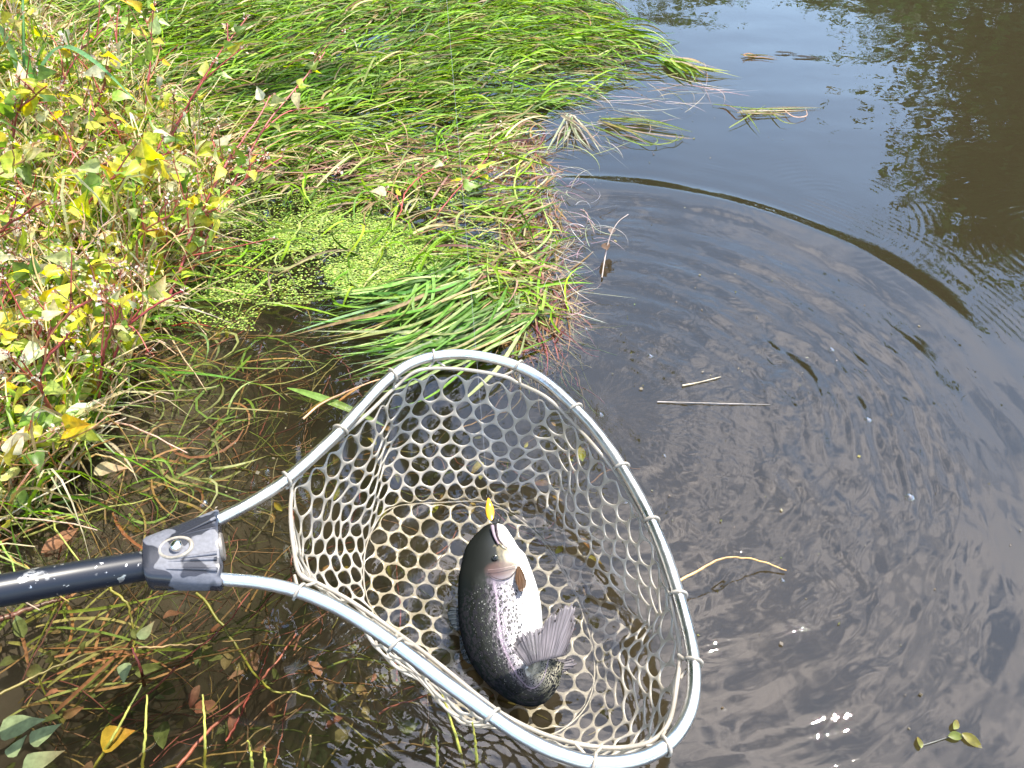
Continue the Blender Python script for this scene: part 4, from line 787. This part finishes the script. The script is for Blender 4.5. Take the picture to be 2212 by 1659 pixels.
# ------------------------------------------------------------------ trout
def fish_mat():
    m, nd, nt, o = mat('trout_skin'); at = nd('ShaderNodeAttribute', attribute_name='fuv'); sp = nd('ShaderNodeSeparateXYZ', {0: at.outputs['Vector']})
    S_, DV, GI = sp.outputs['X'], sp.outputs['Y'], sp.outputs['Z']                                     # length 0..1, back -1 .. belly +1
    mpn = nd('ShaderNodeMapping', {'Vector': at.outputs['Vector'], 'Scale': (.32, .085, 0)})            # to metres
    nA = nd('ShaderNodeTexNoise', {'Vector': mpn.outputs[0], 'Scale': 120.0, 'Detail': 4.0}); nB = nd('ShaderNodeTexNoise', {'Vector': mpn.outputs[0], 'Scale': 30.0, 'Detail': 3.0})
    j = nd('ShaderNodeMath', {0: nA.outputs['Fac'], 1: .5}, operation='SUBTRACT'); j2 = nd('ShaderNodeMath', {0: j.outputs[0], 1: .5, 2: DV}, operation='MULTIPLY_ADD')
    sc = nd('ShaderNodeMapRange', {'Value': j2.outputs[0], 'From Min': -1, 'From Max': 1})
    r = nd('ShaderNodeValToRGB', {'Fac': sc.outputs[0]}); e = r.color_ramp.elements
    e[0].position = .10; e[0].color = (.006, .008, .008, 1); e[1].position = .84; e[1].color = (.86, .86, .84, 1)
    for p, c in ((.22, (.007, .008, .007, 1)), (.38, (.02, .022, .02, 1)), (.47, (.085, .072, .09, 1)), (.56, (.13, .12, .145, 1)), (.70, (.17, .165, .175, 1)), (.77, (.24, .235, .24, 1))):
        q_ = e.new(p); q_.color = c
    # head colours
    jw = nd('ShaderNodeMapRange', {'Value': S_, 'From Min': .10, 'From Max': .25, 'To Min': .32, 'To Max': 0.0}); js = nd('ShaderNodeMapRange', {'Value': sc.outputs[0], 'From Min': .52, 'From Max': .57}); jh = nd('ShaderNodeMath', {0: jw.outputs[0], 1: js.outputs[0], 2: sc.outputs[0]}, operation='MULTIPLY_ADD'); h = nd('ShaderNodeValToRGB', {'Fac': jh.outputs[0]}); e = h.color_ramp.elements
    e[0].position = .30; e[0].color = (.008, .009, .008, 1); e[1].position = .84; e[1].color = (.86, .84, .80, 1)
    for p, c in ((.54, (.010, .011, .010, 1)), (.60, (.07, .06, .035, 1)), (.72, (.20, .165, .10, 1)), (.78, (.4, .36, .28, 1))):
        q_ = e.new(p); q_.color = c
    hm = nd('ShaderNodeMapRange', {'Value': S_, 'From Min': .33, 'From Max': .39}); c1 = nd('ShaderNodeMix', {'Factor': hm.outputs[0], 'A': h.outputs[0], 'B': r.outputs[0]}, data_type='RGBA')
    ga = nd('ShaderNodeMath', {0: S_, 1: .345}, operation='SUBTRACT'); gb = nd('ShaderNodeMath', {0: ga.outputs[0], 1: 1 / .05}, operation='MULTIPLY'); gc = nd('ShaderNodeMath', {0: gb.outputs[0], 1: 2.0}, operation='POWER')
    gd = nd('ShaderNodeMath', {0: DV, 1: .20}, operation='SUBTRACT'); ge = nd('ShaderNodeMath', {0: gd.outputs[0], 1: 1 / .46}, operation='MULTIPLY'); gf = nd('ShaderNodeMath', {0: ge.outputs[0], 1: 2.0}, operation='POWER')
    gg = nd('ShaderNodeMath', {0: gc.outputs[0], 1: gf.outputs[0]}, operation='ADD'); gm = nd('ShaderNodeMapRange', {'Value': gg.outputs[0], 'From Min': .35, 'From Max': 1.0, 'To Min': .75, 'To Max': 0.0})
    c1 = nd('ShaderNodeMix', {'Factor': gm.outputs[0], 'A': c1.outputs['Result'], 'B': (.065, .036, .03, 1)}, data_type='RGBA')
    # tail stalk mottling
    tl = nd('ShaderNodeMapRange', {'Value': S_, 'From Min': .80, 'From Max': .88}); mo = nd('ShaderNodeValToRGB', {'Fac': nB.outputs['Fac']}); mo.color_ramp.elements[0].color = (.025, .027, .018, 1); mo.color_ramp.elements[1].color = (.27, .245, .18, 1); mo.color_ramp.elements[0].position = .35; mo.color_ramp.elements[1].position = .65
    tm = nd('ShaderNodeMath', {0: tl.outputs[0], 1: 1.0}, operation='MULTIPLY'); c2 = nd('ShaderNodeMix', {'Factor': tm.outputs[0], 'A': c1.outputs['Result'], 'B': mo.outputs[0]}, data_type='RGBA')
    # spots: elongated dark flecks
    m2 = nd('ShaderNodeMapping', {'Vector': at.outputs['Vector'], 'Scale': (.32 * 1.35, .085, 0)}); wv = nd('ShaderNodeTexNoise', {'Vector': mpn.outputs[0], 'Scale': 500.0, 'Detail': 2.0})
    ad = nd('ShaderNodeMixRGB', {'Fac': .003, 'Color1': m2.outputs[0], 'Color2': wv.outputs['Color']})
    vo = nd('ShaderNodeTexVoronoi', {'Vector': ad.outputs[0], 'Scale': 180.0, 'Randomness': .95})
    den = nd('ShaderNodeMapRange', {'Value': DV, 'From Min': -.6, 'From Max': .72, 'To Min': .55, 'To Max': .33})
    spm = nd('ShaderNodeMath', {0: vo.outputs['Distance'], 1: den.outputs[0]}, operation='LESS_THAN')
    spr = nd('ShaderNodeMath', {0: nd('ShaderNodeSeparateColor', {0: vo.outputs['Color']}).outputs[0], 1: .22}, operation='GREATER_THAN'); s1 = nd('ShaderNodeMath', {0: spm.outputs[0], 1: spr.outputs[0]}, operation='MULTIPLY')
    hs = nd('ShaderNodeMapRange', {'Value': S_, 'From Min': .385, 'From Max': .41}); bl = nd('ShaderNodeMapRange', {'Value': DV, 'From Min': .50, 'From Max': .66, 'To Min': 1.0, 'To Max': 0.0})
    s2 = nd('ShaderNodeMath', {0: s1.outputs[0], 1: hs.outputs[0]}, operation='MULTIPLY'); s3 = nd('ShaderNodeMath', {0: s2.outputs[0], 1: bl.outputs[0]}, operation='MULTIPLY')
    vf = nd('ShaderNodeTexVoronoi', {'Vector': ad.outputs[0], 'Scale': 290.0, 'Randomness': 1.0}); fd = nd('ShaderNodeMapRange', {'Value': DV, 'From Min': -.85, 'From Max': .1, 'To Min': .06, 'To Max': .36})
    fm = nd('ShaderNodeMath', {0: vf.outputs['Distance'], 1: fd.outputs[0]}, operation='LESS_THAN'); fr_ = nd('ShaderNodeMath', {0: nd('ShaderNodeSeparateColor', {0: vf.outputs['Color']}).outputs[1], 1: .35}, operation='GREATER_THAN')
    f1 = nd('ShaderNodeMath', {0: fm.outputs[0], 1: fr_.outputs[0]}, operation='MULTIPLY'); f2 = nd('ShaderNodeMath', {0: f1.outputs[0], 1: hs.outputs[0]}, operation='MULTIPLY'); f3 = nd('ShaderNodeMath', {0: f2.outputs[0], 1: .75}, operation='MULTIPLY')
    cf = nd('ShaderNodeMix', {'Factor': f3.outputs[0], 'A': c2.outputs['Result'], 'B': (.22, .22, .215, 1)}, data_type='RGBA')
    c3 = nd('ShaderNodeMix', {'Factor': s3.outputs[0], 'A': cf.outputs['Result'], 'B': (.012, .012, .014, 1)}, data_type='RGBA')
    # lateral line
    la = nd('ShaderNodeMath', {0: DV, 1: -.03}, operation='SUBTRACT'); lb_ = nd('ShaderNodeMath', {0: la.outputs[0]}, operation='ABSOLUTE'); lc = nd('ShaderNodeMapRange', {'Value': lb_.outputs[0], 'From Min': .012, 'From Max': .035, 'To Min': .55, 'To Max': 0.0}); ld = nd('ShaderNodeMath', {0: lc.outputs[0], 1: hs.outputs[0]}, operation='MULTIPLY')
    c4 = nd('ShaderNodeMix', {'Factor': ld.outputs[0], 'A': c3.outputs['Result'], 'B': (.26, .20, .26, 1)}, data_type='RGBA')
    v2 = nd('ShaderNodeTexVoronoi', {'Vector': m2.outputs[0], 'Scale': 520.0}); hb = nd('ShaderNodeMath', {0: v2.outputs['Distance'], 1: hs.outputs[0]}, operation='MULTIPLY')
    bp = nd('ShaderNodeBump', {'Height': hb.outputs[0], 'Strength': .35, 'Distance': .0012})
    mt = nd('ShaderNodeMapRange', {'Value': DV, 'From Min': -.6, 'From Max': .2, 'To Min': .0, 'To Max': .3}); mh = nd('ShaderNodeMath', {0: mt.outputs[0], 1: hs.outputs[0]}, operation='MULTIPLY')
    rg_ = nd('ShaderNodeMapRange', {'Value': DV, 'From Min': -.7, 'From Max': .1, 'To Min': .55, 'To Max': .28})
    rs_ = nd('ShaderNodeMapRange', {'Value': S_, 'From Min': .80, 'From Max': .9, 'To Min': 0.0, 'To Max': .4}); rg_ = nd('ShaderNodeMath', {0: rg_.outputs[0], 1: rs_.outputs[0]}, operation='ADD')
    sl_ = nd('ShaderNodeMapRange', {'Value': DV, 'From Min': -.6, 'From Max': .3, 'To Min': .0, 'To Max': .4})
    b = nd('ShaderNodeBsdfPrincipled', {'Base Color': c4.outputs['Result'], 'Roughness': rg_.outputs[0], 'Specular IOR Level': sl_.outputs[0], 'Metallic': mh.outputs[0], 'Normal': bp.outputs[0]})
    nt.links.new(b.outputs[0], o.inputs[0]); return m
def fin_mat(name, c0, c1):
    m, nd, nt, o = mat(name); at = nd('ShaderNodeAttribute', attribute_name='fuv'); mp_ = nd('ShaderNodeMapping', {'Vector': at.outputs['Vector'], 'Scale': (46, 1.5, 1)})
    n1 = nd('ShaderNodeTexNoise', {'Vector': mp_.outputs[0], 'Scale': 1.0, 'Detail': 4.0}); r = nd('ShaderNodeValToRGB', {'Fac': n1.outputs['Fac']}); r.color_ramp.elements[0].position = .35; r.color_ramp.elements[1].position = .68
    r.color_ramp.elements[0].color = (*c0, 1); r.color_ramp.elements[1].color = (*c1, 1)
    bp = nd('ShaderNodeBump', {'Height': n1.outputs['Fac'], 'Strength': .7, 'Distance': .001}); b = nd('ShaderNodeBsdfPrincipled', {'Base Color': r.outputs[0], 'Roughness': .35, 'Normal': bp.outputs[0]}); t = nd('ShaderNodeBsdfTranslucent', {'Color': r.outputs[0]})
    x0 = nd('ShaderNodeMixShader', {0: .45, 1: b.outputs[0], 2: t.outputs[0]}); tp = nd('ShaderNodeBsdfTransparent'); x = nd('ShaderNodeMixShader', {0: .16, 1: x0.outputs[0], 2: tp.outputs[0]}); nt.links.new(x.outputs[0], o.inputs[0]); return m
def FC(cx, cyy, z): return W((1050 + cx * .3617) * .8641, (1200 + cyy * .3617) * .8641, z - .012)
SEC = [(528, 306, 22, .055), (526, 325, 70, .054), (515, 400, 135, .050), (505, 500, 200, .046), (514, 600, 238, .043), (524, 700, 262, .041), (546, 850, 284, .040), (562, 1000, 286, .040), (592, 1150, 266, .041), (648, 1280, 222, .043), (712, 1375, 172, .048), (785, 1418, 138, .060), (842, 1375, 122, .073), (868, 1300, 116, .082), (884, 1235, 118, .088)]
Cn = np.array([FC(*s_[:2], s_[3]) for s_ in SEC]); Hw = np.array([np.linalg.norm(FC(s_[0] + s_[2], s_[1], s_[3]) - FC(s_[0], s_[1], s_[3])) for s_ in SEC])
Th = Hw * np.array([.75, .72, .68, .62, .58, .56, .54, .54, .52, .48, .42, .36, .28, .22, .12])
NS, NK = 96, 48; CH = spline(np.c_[Cn, Hw, Th], NS); CT, HH, TT = CH[:, :3], CH[:, 3], CH[:, 4]; Tn = nrm(np.gradient(CT, axis=0))
eye_ = np.array([0, 0, H]); view = nrm(eye_ - CT.mean(0)); Sd = nrm(np.cross(np.broadcast_to(view, Tn.shape), -Tn)); Sd = nrm(Sd - view * (Sd @ view)[:, None])
# Sd is kept pointing to the belly side; through the tail bend it follows the body
Sd = nrm(np.cross(Tn, view)); Sd = Sd * np.sign(Sd[0] @ np.array([1., 0, 0])) if Sd[0][0] != 0 else Sd
Nn = nrm(np.cross(Sd, Tn)); Nn = Nn * np.where((Nn @ view) < 0, -1, 1)[:, None]
th = np.arange(NK) / NK * 2 * np.pi
V = CT[:, None] + HH[:, None, None] * (np.sign(np.cos(th)) * np.abs(np.cos(th)) ** .92)[None, :, None] * Sd[:, None] + TT[:, None, None] * (np.sign(np.sin(th)) * np.abs(np.sin(th)) ** .92)[None, :, None] * Nn[:, None]
s_ = np.linspace(0, 1, NS); uv = np.stack([np.repeat(s_[:, None], NK, 1), np.repeat(np.cos(th)[None], NS, 0), np.repeat(np.sin(th)[None], NS, 0)], -1)
fish = thing('trout', CT[40] - [0, 0, .03], 'dark backed speckled trout with white belly curled in the net bag', 'fish')
mb = MB(); mb.add(V.reshape(-1, 3), grid_faces(NS, NK, 1, True), uv=uv.reshape(-1, 3)); mb.add(V[0], [list(range(NK))[::-1]], uv=uv[0]); mb.add(V[-1], [list(range(NK))], uv=uv[-1]); M_fish = fish_mat()
body = mb.build('body', M_fish, fish)
def on_body(cx, cyy, lift=.0):
    """point of the upper skin over a crop pixel"""
    c = (np.array([FC(cx, cyy, .045)])[0]); d = nrm(c - eye_); P = V.reshape(-1, 3); r_ = P - eye_; tt = r_ @ d; off = np.linalg.norm(r_ - tt[:, None] * d, axis=1); m_ = off < .006
    k = np.where(m_)[0]; k = k[np.argmin(tt[k])] if len(k) else off.argmin(); return eye_ + d * (tt[k] - lift)
def fan(name, base, edge, mt, parent, S=14, Kc=40, corr=.0015, rag=.06, belly=0.0, nr=16):
    b = resample(spline(base, 60), Kc); e = resample(spline(edge, 80), Kc); t = np.linspace(0, 1, S)[:, None, None]; rg = 1 - rag * rng.random(Kc)[None, :, None] * (t > .8)
    P = b[None] + (e - b)[None] * t * rg; vn = nrm(eye_ - P.mean((0, 1))); P = P + vn * (corr * np.sin(np.linspace(0, nr * 2 * np.pi, Kc))[None, :, None] * t + belly * np.sin(np.pi * t))
    mb = MB(); uv = np.stack([np.broadcast_to(np.linspace(0, 1, Kc)[None], (S, Kc)), np.broadcast_to(t[..., 0], (S, Kc)), np.ones((S, Kc))], -1)
    mb.add(P.reshape(-1, 3), grid_faces(S, Kc), uv=uv.reshape(-1, 3)); o = mb.build(name, mt, parent); sd = o.modifiers.new('t', 'SOLIDIFY'); sd.thickness = .0007; return o
M_fin = fin_mat('grey_fin', (.07, .062, .066), (.30, .265, .28)); M_fin2 = fin_mat('brown_fin', (.04, .02, .01), (.18, .09, .035)); M_fin3 = fin_mat('dark_fin', (.015, .02, .025), (.05, .065, .08))
fan('tail_fin', [FC(745, 1290, .088), FC(800, 1262, .096), FC(880, 1240, .100), FC(960, 1225, .096), FC(1000, 1215, .09)], [FC(632, 1175, .10), FC(655, 1080, .105), FC(725, 1042, .112), (FC(815, 1005, .115)), FC(900, 925, .118), FC(985, 870, .118), FC(1062, 848, .116), FC(1078, 900, .112), FC(1066, 1020, .106), FC(1020, 1150, .098)], M_fin, fish, Kc=90, nr=26, rag=.16, corr=.0008)
fan('pectoral_fin', [on_body(672, 600, .002), on_body(690, 596, .002)], [on_body(655, 690, .005), on_body(690, 775, .009), on_body(722, 760, .011), on_body(738, 720, .010), on_body(720, 650, .007)], M_fin2, fish, nr=6, corr=.0008)
fan('dorsal_fin', [FC(290, 880, .036), FC(285, 960, .036), FC(295, 1040, .036)], [FC(205, 885, .034), FC(188, 930, .033), FC(215, 1000, .033), FC(245, 1042, .034)], M_fin3, fish, nr=5)
fan('adipose_fin', [FC(300, 1070, .034), FC(360, 1180, .034), FC(430, 1290, .034)], [FC(272, 1080, .030), FC(280, 1180, .028), FC(310, 1250, .028), FC(390, 1292, .03)], M_fin3, fish, nr=6)
fan('anal_fin', [FC(950, 1240, .07), FC(960, 1290, .066), FC(940, 1350, .062)], [FC(1010, 1240, .066), FC(1075, 1235, .062), FC(1085, 1275, .06), FC(1020, 1320, .058), FC(960, 1345, .056)], M_fin, fish, nr=7, rag=.25)
mb = MB(); tubes(mb, spline([on_body(*p, .0002) for p in ((474, 640), (500, 668), (540, 684), (580, 686), (622, 668), (660, 630), (676, 592))], 24), np.r_[np.linspace(.0002, .0007, 12), np.linspace(.0007, .0003, 12)], (0, 0, 0), 6); mb.build('gill_slit', simple('gill_dark', (.03, .016, .014), .35), fish)
mb = MB(); tubes(mb, spline([on_body(470, 622, .0022), on_body(560, 612, .0030), on_body(665, 590, .0022)], 14), .0004, (.5, .42, .4), 6); mb.build('gill_edge', simple('gill_edge_pale', (.16, .11, .10), .25), fish)
mb = MB(); tubes(mb, spline([on_body(528, 312, .001), on_body(532, 350, .0012), on_body(540, 400, .0012), on_body(566, 440, .0012), on_body(600, 468, .0008)], 16), np.linspace(.0016, .0008, 16), (.05, .04, .05), 7); mb.build('mouth', simple('mouth_dark', (.05, .035, .04), .35), fish)
mb = MB(); tubes(mb, spline([on_body(500, 318, .0006), on_body(505, 350, .0010), on_body(520, 400, .0010), on_body(545, 445, .0006)], 14), np.linspace(.0024, .0012, 14), (.4, .3, .34), 8); mb.build('lip', simple('lip_pale', (.20, .15, .18), .25, 0, .1, 150, .2), fish)
ec = on_body(518, 535, .0); mb = MB(); a1 = nrm(np.cross(view, [0, 0, 1.])); b1 = np.cross(view, a1)
V2 = np.array([[ec + .0038 * (math.cos(p_) * (math.cos(q_) * a1 + math.sin(q_) * b1) + .55 * math.sin(p_) * view) for q_ in np.arange(20) / 20 * 6.2832] for p_ in np.linspace(-.2, 1.5, 8)])
mb.add(V2.reshape(-1, 3), grid_faces(8, 20, 1, True)); mb.add(V2[-1], [list(range(20))]); ey = mb.build('eye', simple('eye_silver', (.028, .03, .025), .2, .0), fish)
pc = ec + view * .0020; V3 = np.array([[pc + .0021 * (math.cos(p_) * (math.cos(q_) * a1 + math.sin(q_) * b1) + .5 * math.sin(p_) * view) for q_ in np.arange(16) / 16 * 6.2832] for p_ in np.linspace(0, 1.5, 6)])
mb = MB(); mb.add(V3.reshape(-1, 3), grid_faces(6, 16, 1, True)); mb.add(V3[-1], [list(range(16))]); mb.build('pupil', simple('pupil_black', (.004, .004, .005), .06), ey)

# ------------------------------------------------------------------ lure and line
lure = thing('fishing_lure', FC(490, 205, .062), 'small orange gold spoon lure hooked in the trout mouth', 'lure')
top = FC(472, 122, .066); bot = FC(490, 282, .060); d_ = bot - top; Ls = np.linalg.norm(d_); d_ = d_ / Ls; sd_ = nrm(np.cross(d_, view)); no_ = np.cross(sd_, d_)
S, K = 14, 9; t = np.linspace(0, 1, S); wv_ = .0062 * np.sin(np.pi * np.clip(t * .97 + .02, 0, 1)) ** .7 * (.55 + .6 * t); x_ = np.linspace(-1, 1, K)
P = top + d_ * Ls * t[:, None, None] + sd_ * (wv_[:, None, None] * x_[None, :, None]) + view * ((.0022 * (1 - x_[None, :, None] ** 2) * np.sin(np.pi * t)[:, None, None]) + .0015 * np.sin(2 * np.pi * t)[:, None, None])
mb = MB(); mb.add(P.reshape(-1, 3), grid_faces(S, K)); sp_ = mb.build('spoon', simple('orange_gold', (.85, .42, .03), .25, .25, .1, 90, .2), lure); sm = sp_.modifiers.new('t', 'SOLIDIFY'); sm.thickness = .0009
M_dk = simple('dark_steel', (.05, .05, .05), .3, .9)
mb = MB(); a_ = np.linspace(0, 2 * np.pi, 18); tubes(mb, top - d_ * .0025 + .0024 * (np.cos(a_)[:, None] * d_ + np.sin(a_)[:, None] * sd_), .0005, (0, 0, 0), 6); mb.build('split_ring', M_dk, lure)
mb = MB(); tubes(mb, spline([bot - d_ * .001, bot + d_ * .006 + sd_ * .001, bot + d_ * .012 + sd_ * .003, bot + d_ * .013 + sd_ * .0065, bot + d_ * .009 + sd_ * .008], 20), .0006, (0, 0, 0), 6)
tubes(mb, spline([bot, bot + d_ * .004 - sd_ * .005, bot + d_ * .002 - sd_ * .009, bot - d_ * .001 - sd_ * .009], 14), .0006, (0, 0, 0), 6); mb.build('hook', M_dk, lure)
mb = MB(); lt = top - d_ * .005; tubes(mb, np.array([lt + (W(1015, 600, .30) - lt) * k for k in np.linspace(0, 2.2, 12)]), .00010, (.5, .5, .5), 5)
tag(mb.build('fishing_line', simple('nylon_line', (.45, .46, .48), .2)), 'thin clear fishing line rising from the lure over the hoop', 'fishing line')
